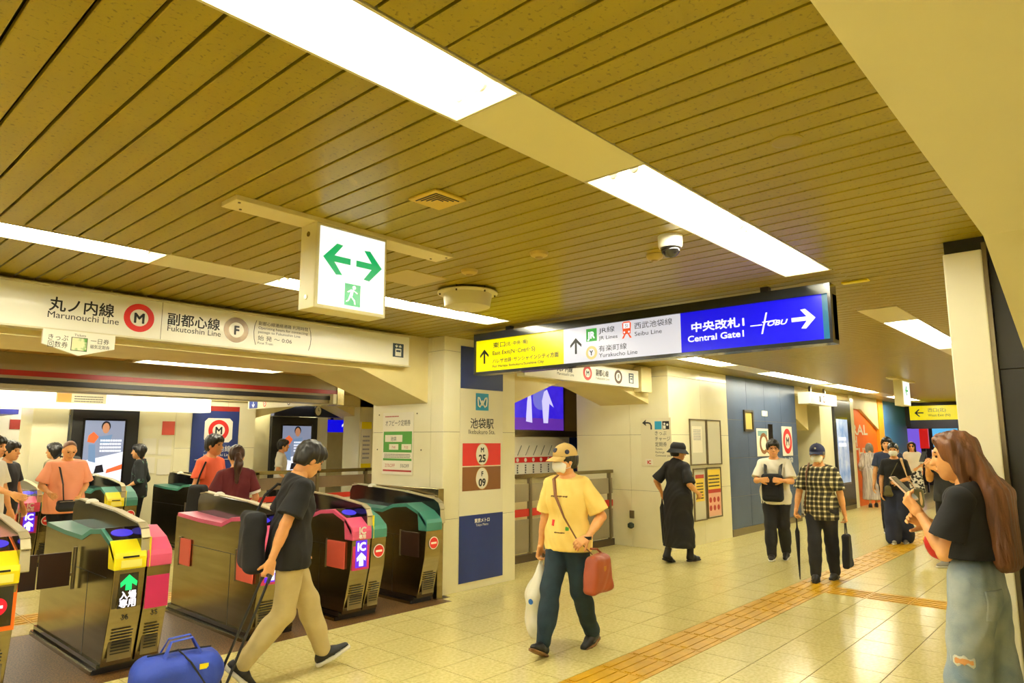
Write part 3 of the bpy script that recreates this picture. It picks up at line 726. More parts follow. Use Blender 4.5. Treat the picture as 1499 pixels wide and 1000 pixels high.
# --- long white line sign on the beam over the gates
s = empty('line_sign', (0,5.74,0), 0, 'long white line sign with red M and bronze F rings above the gates', 'sign')
MB().box(-2.0,4.70,0,0.115,2.425,2.73).build('box', SIGNW, s, bevel=0.004)
MB().box(-2.0,4.72,-0.006,0.12,2.73,2.745).build('top_rail', M('sign_rail', (216,208,176), 0.4), s); MB().box(-2.0,4.72,-0.006,0.12,2.412,2.425).build('bottom_rail', M('sign_rail'), s)
MB().box(2.138,2.141,-0.0012,0,2.426,2.729).build('seam', GROUT, s)
text('丸ノ内線', 1.362, 2.563, 0.112, INK, s, w=0.425, bold=0.0022); text('Marunouchi Line', 1.357, 2.503, 0.068, INK, s, w=0.47)
ring(s, 1.97, 2.578, 0.112, 'M', RED, 0, SIGNW)
text('副都心線', 2.185, 2.562, 0.108, INK, s, w=0.43, bold=0.002); text('Fukutoshin Line', 2.188, 2.503, 0.066, INK, s, w=0.44)
ring(s, 2.763, 2.578, 0.111, 'F', FGREY, 0, SIGNW)
for q, x in ((1,2.925),(-1,3.50)):
    MB().tube([(x+q*0.022,-0.001,2.688),(x+q*0.006,-0.001,2.64),(x,-0.001,2.58),(x+q*0.006,-0.001,2.52),(x+q*0.022,-0.001,2.468)], 0.0025, 4).build('bracket_mark', INK, s)
for (tx, x, z, sz, wd) in (('副都心線連絡通路 利用時間',2.966,2.652,0.038,0.497),('Operating hours for connecting',2.966,2.615,0.034,0.497),('passage to Fukutoshin Line',2.966,2.578,0.034,0.42),('始 発 ～ 0:06',2.966,2.515,0.05,0.335),('First Train',2.966,2.478,0.03,0.147)):
    text(tx, x, z, sz, INK, s, w=wd)
def lift_icon(parent, x0, z0, w, h, y=0):
    MB().plate(x0, x0+w, z0, z0+h, y, 0.002).build('lift_icon', M('icon_slate', (52,70,88), 0.4), parent)
    m = MB(); a = w*0.14
    m.box(x0+a*1.6, x0+w-a*1.6, y-0.0035, y-0.002, z0+h*0.08, z0+h*0.62); m.build('cabin', SIGNW, parent)
    m = MB(); m.box(x0+a*2.1, x0+w-a*2.1, y-0.005, y-0.0035, z0+h*0.38, z0+h*0.52); m.build('cabin_window', M('icon_slate'), parent)
    m = MB(); arrow(m, x0+w*0.33, z0+h*0.8, h*0.22, w*0.26, pi, y-0.002, 0.0015, 0.3); arrow(m, x0+w*0.67, z0+h*0.8, h*0.22, w*0.26, 0, y-0.002, 0.0015, 0.3); m.build('lift_arrow', SIGNW, parent)
lift_icon(s, 4.48, 2.503, 0.142, 0.145)
# hanging ticket tag under it
s = empty('ticket_tag', (0,5.70,0), 0, 'small pentagonal tickets tag hanging below the white line sign', 'sign')
MB().prism([(1.33,2.412),(1.33,2.305),(1.565,2.235),(1.80,2.305),(1.80,2.412)], 'y', 0, 0.03).build('plate', SIGNW, s, bevel=0.002)
text('Tickets', 1.565, 2.378, 0.026, INK, s, align='CENTER'); text('きっぷ', 1.365, 2.338, 0.05, INK, s, w=0.125); text('回数券', 1.365, 2.288, 0.05, INK, s, w=0.125)
text('一日券', 1.635, 2.338, 0.045, INK, s, w=0.125); text('磁気定期券', 1.635, 2.30, 0.032, INK, s, w=0.13)
MB().plate(1.51,1.615,2.27,2.37,0,0.002).build('picture_frame', INK, s); MB().plate(1.514,1.611,2.274,2.366,-0.001,0.002).build('picture', M('ticket_picture', (222,226,180), 0.5, noise=(14,(96,160,70),0.42,0.52)), s)
# --- big hanging direction sign across the walkway
s = empty('direction_sign', (5.04,5.07,0), -pi/2, 'long black-framed hanging sign, yellow, white and blue sections with arrows', 'sign')
mb = MB(); mb.box(-0.02,3.565,0.0,0.14,2.66,2.735); mb.box(-0.02,3.565,0.0,0.14,2.302,2.332); mb.box(-0.02,0.0,0.0,0.14,2.332,2.66); mb.box(3.545,3.565,0,0.14,2.332,2.66); mb.box(-0.02,3.565,0.05,0.14,2.332,2.66)
mb.build('housing', M('sign_housing', (18,24,32), 0.2, coat=0.4), s)
MB().box(0.4,0.46,0.04,0.10,2.735,2.78).build('hanger', BLACK, s); MB().box(3.05,3.11,0.04,0.10,2.735,2.78).build('hanger', BLACK, s)
MB().box(0.0,1.162,0.02,0.05,2.332,2.66).build('yellow_panel', lit('sign_yellow', (255,236,0), 0.55), s)
MB().box(1.162,2.38,0.02,0.05,2.332,2.66).build('white_panel', lit('sign_lit_white', (238,238,250), 0.55), s)
MB().box(2.38,3.50,0.02,0.05,2.332,2.66).build('blue_panel', lit('sign_blue', (10,6,214), 0.85), s)
MB().box(3.50,3.545,0.02,0.05,2.332,2.66).build('end_glass', lit('sign_teal', (0,108,148), 0.5), s)
WINK = lit('sign_white_ink', (250,250,255), 0.75)
Y0 = 0.0195
m = MB(); arrow(m, 0.12, 2.49, 0.15, 0.125, 0, Y0); m.build('arrow', INK, s); m = MB(); arrow(m, 1.305, 2.49, 0.15, 0.13, 0, Y0); m.build('arrow', INK, s)
text('東口', 0.243, 2.572, 0.062, INK, s, Y0, w=0.17, bold=0.001); text('(北･中央･南)', 0.425, 2.576, 0.046, INK, s, Y0, w=0.29, bold=0.001)
text('East Exit(N･Cntrl･S)', 0.24, 2.495, 0.058, INK, s, Y0, w=0.57, bold=0.0012); text('ハレザ池袋･サンシャインシティ方面', 0.24, 2.413, 0.05, INK, s, Y0, w=0.86, bold=0.001); text('For Hareza Ikebukuro/Sunshine City', 0.24, 2.366, 0.036, INK, s, Y0, w=0.68, bold=0.0008)
MB().plate(1.425,1.542,2.517,2.634,Y0,0.002).build('rail_badge', M('jr_green', (20,150,40), 0.4, emit=((20,150,40),0.5)), s); text('JR', 1.483, 2.545, 0.085, WINK, s, Y0-0.002, align='CENTER', bold=0.004)
text('JR線', 1.565, 2.585, 0.058, INK, s, Y0, w=0.17); text('JR Lines', 1.563, 2.522, 0.046, INK, s, Y0, w=0.2)
OR = M('train_orange', (236,84,30), 0.4, emit=((236,84,30),0.5)); m = MB()
m.prism([(1.822,2.545),(1.898,2.545),(1.905,2.64),(1.89,2.655),(1.83,2.655),(1.815,2.64)], 'y', Y0-0.002, Y0); poly(m, [(1.81,2.508),(1.828,2.508),(1.85,2.545),(1.836,2.545)], Y0); poly(m, [(1.91,2.508),(1.892,2.508),(1.87,2.545),(1.884,2.545)], Y0); m.build('train_icon', OR, s)
m = MB(); m.box(1.828,1.892,Y0-0.0035,Y0-0.002,2.595,2.643); m.disc((1.836,Y0-0.002,2.562),0.009,0.0015,10); m.disc((1.884,Y0-0.002,2.562),0.009,0.0015,10); m.build('train_window', WINK, s)
text('SI', 1.86, 2.602, 0.042, INK, s, Y0-0.004, align='CENTER')
text('西武池袋線', 1.94, 2.583, 0.062, INK, s, Y0, w=0.365); text('Seibu Line', 1.94, 2.518, 0.052, INK, s, Y0, w=0.265)
ring(s, 1.482, 2.412, 0.062, 'Y', M('khaki_ring', (196,184,120), 0.4, emit=((196,184,120),0.4)), Y0, lit('sign_lit_white', (238,238,250)))
text('有楽町線', 1.561, 2.418, 0.06, INK, s, Y0, w=0.295); text('Yurakucho Line', 1.563, 2.362, 0.052, INK, s, Y0, w=0.4)
text('中央改札1', 2.479, 2.50, 0.082, WINK, s, Y0, w=0.44, bold=0.003); text('Central Gate1', 2.443, 2.415, 0.07, WINK, s, Y0, w=0.47, bold=0.002)
m = MB(); m.box(2.968,3.06,Y0-0.002,Y0,2.484,2.492); poly(m, [(3.05,2.418),(3.062,2.418),(3.103,2.578),(3.091,2.578)], Y0); poly(m, [(3.09,2.505),(3.17,2.51),(3.17,2.516),(3.09,2.511)], Y0); m.build('rail_logo', WINK, s)
text('TOBU', 3.062, 2.474, 0.052, WINK, s, Y0, w=0.19, shear=0.3, bold=0.002)
m = MB(); arrow(m, 3.365, 2.497, 0.17, 0.145, -pi/2, Y0, th=0.2, stem=0.03); m.build('arrow', WINK, s)
# --- green arrow exit light box under its ceiling plate
s = empty('exit_light_box', (0,3.07,0), 0, 'hanging white exit light box with two green arrows and running figure', 'sign')
MB().box(1.44,2.85,0.0,0.16,2.755,2.782).build('ceiling_plate', M('plate_cream', (222,208,150), 0.4), s, bevel=0.003)
m = MB()
for x in (1.47,1.52,2.77,2.82): m.cyl((x,0.03 if x in (1.47,2.82) else 0.12,2.752),(x,0.03 if x in (1.47,2.82) else 0.12,2.756),0.006,n=8)
for x in (1.47,1.52,2.77,2.82): MB().cyl((x,0.03 if x in (1.47,2.82) else 0.12,2.751),(x,0.03 if x in (1.47,2.82) else 0.12,2.7555),0.007,n=8).build('screw', STEEL_D, s)
MB().box(1.878,2.335,0.0,0.15,2.298,2.755).build('case', M('case_cream', (226,216,164), 0.4), s, bevel=0.004)
MB().box(1.90,2.318,-0.004,0.0,2.318,2.738).build('lit_face', lit('exit_white', (246,250,248), 0.85), s)
EG = lit('exit_green', (0,188,104), 0.6)
m = MB(); arrow(m, 2.005, 2.575, 0.17, 0.17, pi/2, -0.004, th=0.22); m.build('arrow', EG, s); m = MB(); arrow(m, 2.213, 2.575, 0.17, 0.17, -pi/2, -0.004, th=0.22); m.build('arrow', EG, s)
MB().plate(2.06,2.16,2.335,2.455,-0.004,0.002).build('figure_ground', EG, s)
m = MB(); m.disc((2.118,-0.006,2.437),0.011,0.0015,12); y = -0.006
for P in ([(2.098,2.425),(2.116,2.425),(2.108,2.385),(2.09,2.39)], [(2.09,2.392),(2.106,2.386),(2.128,2.366),(2.12,2.36)], [(2.118,2.366),(2.126,2.368),(2.13,2.345),(2.122,2.345)], [(2.09,2.392),(2.1,2.385),(2.085,2.36),(2.07,2.352),(2.068,2.358),(2.08,2.366)], [(2.098,2.425),(2.1,2.415),(2.08,2.405),(2.074,2.41)], [(2.112,2.424),(2.118,2.416),(2.138,2.404),(2.142,2.41)]): poly(m, P, y, 0.0015)
m.build('running_figure', lit('exit_white'), s)
for z in (2.36,2.70): MB().cyl((1.874,0.075,z),(1.879,0.075,z),0.014,n=12).build('lock', STEEL, s)
# --- station name panel on the pillar
s = empty('station_name_panel', (0,5.588,0), 0, 'tall station name panel on the pillar, M 25 and F 09 bands', 'sign')
MB().box(5.322,6.024,-0.006,0,0.085,2.692).build('sheet', M('panel_sheet', (228,222,194), 0.4), s)
MB().plate(5.322,6.024,2.21,2.692,-0.006,0.002).build('navy_field', NAVY, s); MB().plate(5.322,6.024,0.085,0.80,-0.006,0.002).build('navy_field', NAVY, s)
MB().plate(5.567,5.777,1.970,2.167,-0.006,0.002).build('metro_badge', M('metro_cyan', (0,140,186), 0.4), s)
m = MB(); cx, cz = 5.672, 2.065
for q in (-1,1):
    m.tube([(cx,-0.009,cz-0.035),(cx+q*0.022,-0.009,cz+0.0),(cx+q*0.05,-0.009,cz+0.05),(cx+q*0.07,-0.009,cz+0.055),(cx+q*0.074,-0.009,cz+0.02),(cx+q*0.066,-0.009,cz-0.04),(cx+q*0.042,-0.009,cz-0.055),(cx+q*0.02,-0.009,cz-0.03),(cx,-0.009,cz+0.02)], 0.009, 6)
m.build('heart_m_mark', SIGNW, s)
text('池袋駅', 5.673, 1.772, 0.128, INK, s, -0.006, w=0.38, align='CENTER', bold=0.0015); text('Ikebukuro Sta.', 5.673, 1.70, 0.072, INK, s, -0.006, w=0.435, align='CENTER')
for (z0, z1, mt, a, b) in ((1.343,1.594,RED,'M','25'), (1.067,1.33,BROWN,'F','09')):
    MB().plate(5.365,5.985,z0,z1,-0.006,0.002).build('line_band', mt, s); c = (z0+z1)/2
    MB().disc((5.675,-0.008,c),0.098,0.0015,40,rz=0.118).build('oval', SIGNW, s); MB().disc((5.675,-0.0095,c),0.104,0.001,40,r_in=0.099,rz=0.125).build('oval_rim', M('rim_gold',(200,150,60),0.4), s)
    text(a, 5.675, c+0.025, 0.075, INK, s, -0.01, align='CENTER', bold=0.003); text(b, 5.675, c-0.085, 0.115, INK, s, -0.01, align='CENTER', bold=0.005)
text('東京メトロ', 5.68, 0.715, 0.05, SIGNW, s, -0.008, w=0.24, align='CENTER', bold=0.002); text('Tokyo Metro', 5.68, 0.672, 0.04, SIGNW, s, -0.008, w=0.2, align='CENTER')
# --- poster on the left side of the pillar
def paper_rows(parent, x0, x1, z0, z1, n, mat, y, hgt=0.4, jag=True):
    random.seed(int(z0*1000+x0*77)); dz = (z1-z0)/n
    for i in range(n):
        x = x0; m = MB()
        while x < x1-0.01:
            w_ = min(random.uniform(0.01,0.035), x1-x); m.plate(x, x+w_*0.82, z1-(i+1)*dz, z1-(i+1)*dz+dz*hgt, y, 0.001); x += w_
        if m.v: m.build('print_row', mat, parent)
s = empty('poster', (5.076,6.65,0), -pi/2, 'white and green ticket poster on the side of the station pillar', 'poster')
PAPER = M('poster_paper', (234,228,206), 0.5); PG = M('poster_green', (70,150,40), 0.5); DR = M('poster_red', (176,44,30), 0.5)
MB().box(0,0.56,-0.004,0,1.235,1.95).build('sheet', PAPER, s)
MB().plate(0.02,0.54,1.49,1.73,-0.004,0.001).build('green_block', PG, s); MB().plate(0.02,0.54,1.395,1.42,-0.004,0.001).build('green_band', PG, s); MB().plate(0.02,0.54,1.27,1.29,-0.004,0.001).build('red_band', DR, s)
MB().plate(0.05,0.37,1.61,1.69,-0.005,0.001).build('white_box', PAPER, s); text('池袋', 0.21, 1.625, 0.055, INK, s, -0.006, align='CENTER'); text('オフピーク定期券', 0.28, 1.80, 0.075, INK, s, -0.004, w=0.46, align='CENTER')
for x in (0.13,0.36): MB().plate(x,x+0.17,1.52,1.585,-0.005,0.001).build('time_box', PAPER, s)
text('7:40', 0.215, 1.535, 0.04, DR, s, -0.006, align='CENTER'); text('9:20', 0.445, 1.535, 0.04, DR, s, -0.006, align='CENTER'); text('25%OFF', 0.15, 1.32, 0.055, DR, s, -0.004, align='CENTER'); text('5%OFF', 0.42, 1.32, 0.055, INK, s, -0.004, align='CENTER')
paper_rows(s, 0.04, 0.52, 1.43, 1.48, 3, INK, -0.004); paper_rows(s, 0.04, 0.3, 1.90, 1.93, 1, DR, -0.004)
for (u, z) in ((-0.08,1.93),(0.62,1.93),(0.70,1.52),(-0.1,1.52)): MB().cyl((u,-0.005,z),(u,0.0,z),0.008,n=8).build('screw', GROUT, s)
# --- second line sign on the far beam
s = empty('line_sign', (0,5.48,0), 0, 'white line sign with red M ring on the second beam, partly hidden', 'sign')
MB().box(6.3,8.93,0,0.12,2.415,2.67).build('box', SIGNW, s, bevel=0.003)
text('丸ノ内線', 6.95, 2.53, 0.1, INK, s, w=0.33, bold=0.002); text('Marunouchi Line', 6.95, 2.475, 0.055, INK, s, w=0.36); ring(s, 7.62, 2.545, 0.1, 'M', RED, 0, SIGNW)
text('副都心線', 7.82, 2.53, 0.1, INK, s, w=0.31, bold=0.002); text('Fukutoshin Line', 7.82, 2.475, 0.05, INK, s, w=0.33); ring(s, 8.38, 2.545, 0.1, 'F', FBROWN, 0, SIGNW); lift_icon(s, 8.66, 2.47, 0.13, 0.15)
tag(MB().box(8.98,9.28,5.46,5.6,2.36,2.74).build('junction_box', CREAM_D, bevel=0.006), 'small cream junction box beside the second line sign', 'box')
# --- ticket direction board round the corner, notice boards
s = empty('ticket_direction_board', (9.398,5.745,0), -pi/2, 'cream board with curved black arrow and ticket text on the second pillar', 'sign')
MB().box(0,0.53,-0.008,0,1.235,1.98).build('board', M('board_cream', (228,220,186), 0.45), s, bevel=0.003)
MB().tube([(0.19,-0.01,1.80),(0.19,-0.01,1.86),(0.17,-0.01,1.895),(0.13,-0.01,1.905),(0.06,-0.01,1.905)], 0.012, 6).build('arrow_shaft', INK, s); MB().prism([(0.03,1.905),(0.10,1.955),(0.085,1.905),(0.10,1.855)], 'y', -0.012, -0.008).build('arrow_head', INK, s)
MB().plate(0.25,0.37,1.80,1.925,-0.008,0.002).build('metro_badge', M('metro_cyan'), s); MB().plate(0.385,0.5,1.80,1.925,-0.008,0.002).build('counter_icon', INK, s); m = MB(); m.disc((0.42,-0.01,1.885),0.018,0.0015,12); m.disc((0.47,-0.01,1.87),0.018,0.0015,12); m.box(0.395,0.44,-0.0115,-0.01,1.81,1.86); m.build('counter_figure', SIGNW, s)
for i, (tx, wd) in enumerate((('きっぷ',0.2),('チャージ',0.26),('定期券',0.2))): text(tx, 0.25, 1.715-i*0.085, 0.075, INK, s, -0.008, w=wd)
for i, tx in enumerate(('Tickets','Recharge','Commuter pass')): text(tx, 0.25, 1.49-i*0.05, 0.042, INK, s, -0.008)
MB().plate(0.07,0.2,1.26,1.35,-0.008,0.002).build('ic_badge', PAPER, s); text('IC', 0.135, 1.275, 0.07, RED, s, -0.01, align='CENTER', bold=0.004)
for (x0, x1, z0, z1, nm, lab) in ((10.02,10.58,1.24,1.975,'plain','left of the upper pair'), (10.60,11.12,1.235,1.975,'plain2','right of the upper pair'), (10.08,10.50,0.37,1.19,'yellow','lower left'), (10.54,11.06,0.38,1.195,'warn','lower right, red warning notice')):
    s = empty('notice_board', (x0,5.245,z0), 0, 'aluminium framed notice board, '+lab+', past the second pillar', 'notice board', 'framed notice boards'); w_, h_ = x1-x0, z1-z0
    m = MB(); m.box(0,w_,-0.02,0,0,0.02); m.box(0,w_,-0.02,0,h_-0.02,h_); m.box(0,0.02,-0.02,0,0.02,h_-0.02); m.box(w_-0.02,w_,-0.02,0,0.02,h_-0.02); m.build('frame', STEEL_D, s)
    MB().box(0.02,w_-0.02,-0.008,0,0.02,h_-0.02).build('backing', M('board_grey', (206,202,178), 0.5), s)
    if nm == 'plain': MB().plate(0.08,0.42,0.2,0.62,-0.008,0.001).build('sheet', PAPER, s); paper_rows(s, 0.12, 0.38, 0.4, 0.58, 7, M('pale_ink', (150,150,160), 0.6), -0.009)
    if nm == 'yellow': MB().plate(0.07,0.36,0.3,0.72,-0.008,0.001).build('sheet', M('sheet_yellow', (236,206,70), 0.5), s); MB().plate(0.07,0.36,0.66,0.72,-0.009,0.001).build('red_head', DR, s); paper_rows(s, 0.1, 0.33, 0.34, 0.62, 6, INK, -0.009)
    if nm == 'warn':
        MB().plate(0.03,0.49,0.45,0.78,-0.008,0.001).build('sheet', M('sheet_yellow'), s); MB().plate(0.03,0.49,0.03,0.44,-0.008,0.001).build('sheet', M('sheet_pink', (228,176,150), 0.5), s); MB().plate(0.03,0.49,0.40,0.46,-0.009,0.001).build('red_head', DR, s)
        for q in range(6): MB().disc((0.11+(q%3)*0.14,-0.009,0.29-(q//3)*0.13),0.045,0.001,16).build('prohibition_mark', DR, s)
        paper_rows(s, 0.06, 0.46, 0.50, 0.72, 4, INK, -0.009)
s = empty('wall_outlet', (9.4,5.945,0.28), -pi/2, 'small dark wall outlet and hanging cover low on the second pillar', 'outlet'); MB().box(-0.04,0.04,-0.02,0,0.15,0.27).build('plate', STEEL_D, s, bevel=0.004); MB().lathe([(0.02,-0.04),(0.05,-0.02),(0.05,0.03),(0.02,0.05)], n=10).build('cover', M('dark_green', (40,50,30), 0.6), s, loc=(0,-0.05,0.04))
# --- fence and wall fittings in the second opening
s = empty('barrier_fence', (0,6.3,0), 0, 'steel barrier fence with red stripe across the second opening', 'fence')
for x in (6.35,7.35,8.35,9.3): MB().box(x-0.025,x+0.025,-0.025,0.025,0,1.13).build('post', STEEL_D, s)
MB().box(6.27,9.38,-0.03,0.03,1.12,1.17).build('top_rail', STEEL, s); MB().box(6.27,9.38,-0.01,0.01,0.80,1.04).build('upper_panel', M('panel_grey', (140,128,100), 0.4), s); MB().box(6.27,9.38,-0.012,0.012,0.60,0.70).build('red_stripe', M('barrier_red', (190,40,26), 0.45), s); MB().box(6.27,9.38,-0.01,0.01,0.12,0.56).build('lower_panel', M('panel_grey'), s); MB().box(6.27,9.38,-0.03,0.03,0.0,0.10).build('kick_plate', M('fence_base', (70,54,34), 0.5), s)
s = empty('advert_screen', (8.4,7.55,1.81), 0, 'large glowing violet advertising screen behind the second opening', 'screen')
VS = M('violet_night_picture', (20,12,90), 0.4, noise=(2.2,(90,84,150),0.36,0.62), emit=((60,34,230),0.7))
MB().box(-0.03,1.33,-0.03,0,-0.03,0.82).build('bezel', STEEL_D, s); MB().box(0,1.3,-0.034,-0.03,0,0.79).build('picture', VS, s)
SW = lit('screen_white', (214,208,255), 0.8); MB().disc((0.66,-0.034,0.54),0.20,0.002,28).build('pale_moon', lit('screen_lilac', (130,130,240), 0.6), s); MB().box(0,1.3,-0.0355,-0.034,0,0.2).build('violet_ground', lit('screen_violet', (120,60,200), 0.5), s)
MB().prism([(0.28,0.14),(0.44,0.12),(0.42,0.5),(0.40,0.62),(0.34,0.62),(0.31,0.45)], 'y', -0.038, -0.034).build('white_figure', SW, s); MB().prism([(0.74,0.12),(0.86,0.12),(0.9,0.46),(1.02,0.4),(0.9,0.6),(0.84,0.7),(0.76,0.66),(0.7,0.5)], 'y', -0.038, -0.034).build('white_figure', SW, s)
s = empty('line_map_board', (8.38,7.56,1.03), 0, 'white route map board with red line band behind the capped man', 'map board')
MB().box(0,2.1,-0.03,0,0,0.66).build('board', SIGNW, s); MB().box(1.5,2.13,-0.034,0,-0.02,0.66).build('navy_section', NAVY, s); MB().box(0,1.42,-0.033,-0.03,0.24,0.33).build('red_band', RED, s)
for q in range(7): MB().disc((0.10+q*0.2,-0.033,0.285),0.034,0.001,14).build('stop_mark', SIGNW, s); paper_rows(s, 0.085+q*0.2, 0.125+q*0.2, 0.03, 0.22, 5, INK, -0.031, 0.7); MB().tube([(0.10+q*0.2,-0.031,0.36),(0.2+q*0.2,-0.031,0.52)], 0.008, 4).build('name_line', M('map_line', (110,120,110), 0.6), s)
m = MB(); arrow(m, 1.8, 0.42, 0.34, 0.3, pi, -0.034, th=0.14); m.build('arrow', SIGNW, s); ring(s, 1.8, 0.13, 0.1, '', M('orange_ring', (190,90,40), 0.4), -0.034, SIGNW)
# ------------------------------------------------------------------ ticket gates
STEEL_R = M('satin_steel', (190,180,146), 0.5, metal=0.5); TRIM_G = M('teal_trim', (58,122,106), 0.4); TRIM_P = M('pink_trim', (218,86,124), 0.4); TRIM_O = M('orange_trim', (240,112,20), 0.4)
CAPY = M('yellow_cap', (246,226,24), 0.4); GLOSS = M('gloss_black', (20,18,20), 0.12, coat=0.5); FLAP_S = M('salmon_flap', (240,104,82), 0.5); FLAP_B = M('brown_flap', (52,30,20), 0.35)
PAD = lit('reader_blue', (70,60,230), 0.6); ICP = lit('ic_violet', (96,40,220), 0.8); MAG = M('magenta_panel', (196,40,96), 0.4); LEDW = lit('led_white', (250,246,255), 1.0); LEDG = lit('led_green', (20,230,110), 1.0); LEDR = lit('led_red', (236,16,40), 0.9)
SIDE = [(0.10,0.06),(0.0,0.46),(-0.02,0.72),(-0.01,0.80),(0.10,0.905),(0.30,0.975),(0.52,0.955),(0.70,0.895),(1.15,0.902),(1.62,0.925),(1.66,0.90),(1.66,0.06)]
def no_entry(parent, x, z, y, r=0.062, lit_=False):
    MB().disc((x,y,z), r, 0.002, 24).build('no_entry_rim', LEDR if lit_ else SIGNW, parent); MB().disc((x,y-0.002,z), r*0.86, 0.001, 24).build('no_entry_disc', LEDR if lit_ else RED, parent); MB().box(x-r*0.58, x+r*0.58, y-0.0045, y-0.003, z-r*0.15, z+r*0.15).build('no_entry_bar', LEDW if lit_ else SIGNW, parent)
def half(t, x0, x1, trim, head):
    """one stainless half of a gate, front towards -y"""
    b = MB(); b.prism(SIDE, 'x', x0, x1); b.build('side_body', STEEL, t, bevel=0.006)
    m = MB()   # coloured rim that follows the top edge
    top = SIDE[3:10]
    for (a, c) in zip(top, top[1:]): m.prism([(a[0],a[1]-0.03),(c[0],c[1]-0.03),(c[0],c[1]+0.004),(a[0],a[1]+0.004)], 'x', x0-0.004, x1+0.004)
    m.build('top_rim', trim, t)
    MB().prism([(-0.026,0.72),(-0.028,0.80),(-0.015,0.835),(0.10,0.915),(0.12,0.885),(0.10,0.72)], 'x', x0-0.004, x1+0.004).build('front_cap', head, t, bevel=0.008)
    MB().box(x0+0.025, x1-0.025, 0.058, 0.064, 0.10, 0.36).build('vent_panel', STEEL_D, t).rotation_euler = (0,0,0)
    m = MB()
    for q in range(9): m.box(x0+0.04, x1-0.04, 0.062-q*0.0058, 0.07-q*0.0058, 0.12+q*0.022, 0.128+q*0.022)
    m.build('vent_slots', BLACK, t)
    m = MB(); m.box(x0-0.0015, x0, 0.12, 1.6, 0.655, 0.659); m.box(x0-0.0015, x0, 0.50, 0.504, 0.07, 0.655); m.build('panel_joint', BLACK, t)
def gate(x0, y0, label, left=None, right=None, flaps=(), fin=True, number=None, cat='ticket gate'):
    t = empty('ticket_gate', (x0, y0, 0), 0, label, cat, 'automatic ticket gates'); w = 0.0
    def screen_face(x0_, x1_, kind):
        xm = (x0_+x1_)/2; ww = x1_-x0_; y = -0.012
        if kind == 'entry':
            MB().box(xm-0.062, xm+0.062, y-0.006, 0.02, 0.46, 0.70).build('display', GLOSS, t); m = MB(); arrow(m, xm, 0.632, 0.105, 0.11, 0, y-0.006, th=0.3, stem=0.04); m.build('arrow', LEDG, t)
            text('入場', xm, 0.525, 0.058, LEDW, t, y-0.006, w=0.105, align='CENTER', bold=0.0025); text('専用', xm, 0.470, 0.058, LEDW, t, y-0.006, w=0.105, align='CENTER', bold=0.0025)
        elif kind == 'ic':
            MB().box(xm-ww*0.44, xm+ww*0.44, y-0.004, 0.02, 0.455, 0.735).build('display_surround', MAG, t); MB().box(xm-0.062, xm+0.062, y-0.008, 0, 0.475, 0.715).build('display', ICP, t)
            text('IC', xm, 0.625, 0.10, LEDW, t, y-0.008, align='CENTER', bold=0.005); m = MB(); arrow(m, xm, 0.548, 0.12, 0.10, 0, y-0.008, th=0.26, stem=0.045); m.build('arrow', LEDW, t)
            text('IC', xm, 0.775, 0.085, SIGNW, t, -0.029, align='CENTER', bold=0.004); text('専用', xm, 0.735, 0.04, SIGNW, t, -0.029, align='CENTER', bold=0.002)
        elif kind == 'stop': no_entry(t, xm, 0.60, y-0.006)
        elif kind == 'led_stop':
            MB().box(x0_, x1_, y-0.004, 0.02, 0.44, 0.735).build('display_surround', TRIM_O, t); MB().box(x0_+0.02, x1_-0.02, y-0.008, 0, 0.47, 0.71).build('display', GLOSS, t); no_entry(t, xm, 0.59, y-0.008, 0.055, True)
        elif kind == 'plain': MB().box(x0_+0.004, x1_-0.004, y-0.003, 0.02, 0.43, 0.70).build('plain_panel', MAG, t)
    wl = 0.205 if left else 0; wr = 0.165 if right else 0
    if left:
        half(t, 0, wl, left[0], left[1]); screen_face(0, wl, left[2])
        if left[2] != 'stop': MB().prism([(0.11,0.912),(0.29,0.979),(0.29,0.983),(0.11,0.916)], 'x', 0.02, wl-0.01).build('reader_plate', GLOSS, t)
        if left[2] != 'stop': MB().lathe([(0.0,0),(0.062,0),(0.062,0.004),(0.0,0.004)], n=20, sy=0.9, sx=1.2).build('reader_pad', PAD, t, loc=(wl*0.52, 0.2, 0.950)).rotation_euler = (0.36, 0, 0)
        if left[1] == CAPY: MB().box(0.05, wl-0.05, -0.032, -0.02, 0.80, 0.812).build('ticket_slot', BLACK, t); MB().plate(0.04, wl-0.03, 0.735, 0.785, -0.028, 0.002).build('notice_sticker', M('sticker_yellow', (250,240,120), 0.5), t)
    if right:
        half(t, wl+0.012, wl+0.012+wr, right[0], right[1]); screen_face(wl+0.012, wl+0.012+wr, right[2])
    W = wl+wr+(0.012 if right else 0)
    if fin:   # dark dividing panel with pale metal edge standing along the middle
        fx = wl-0.03 if right else wl+0.0
        prof = [(-0.005,0.78),(0.0,0.92),(0.03,0.985),(0.10,1.02),(0.6,1.075),(1.45,1.115),(1.56,1.10),(1.60,1.04),(1.60,0.85)]
        MB().prism(prof, 'x', fx, fx+0.05).build('divider', GLOSS, t, bevel=0.004)
        m = MB(); P = prof[:7]
        for p_, q_ in zip(P, P[1:]): m.prism([p_, q_, (q_[0]+0.002,q_[1]+0.012), (p_[0]-0.012,p_[1]+0.008)], 'x', fx-0.003, fx+0.053)
        m.build('divider_edge', STEEL_R, t)
        MB().box(fx+0.052, fx+0.056, -0.03, -0.005, 0.72, 0.93).build('direction_strip', CAPY, t) if right else None
        MB().lathe([(0.0,0),(0.05,0.0),(0.045,0.02),(0.02,0.035),(0.0,0.037)], n=14).build('sensor_dome', SIGNW, t, loc=(fx+0.025, 1.2, 1.10))
    m = MB(); m.box(-0.03, W+0.03, 0.16, 1.72, 0, 0.035); m.box(-0.015, W+0.015, 0.13, 1.69, 0.035, 0.075); m.build('plinth', GLOSS, t)
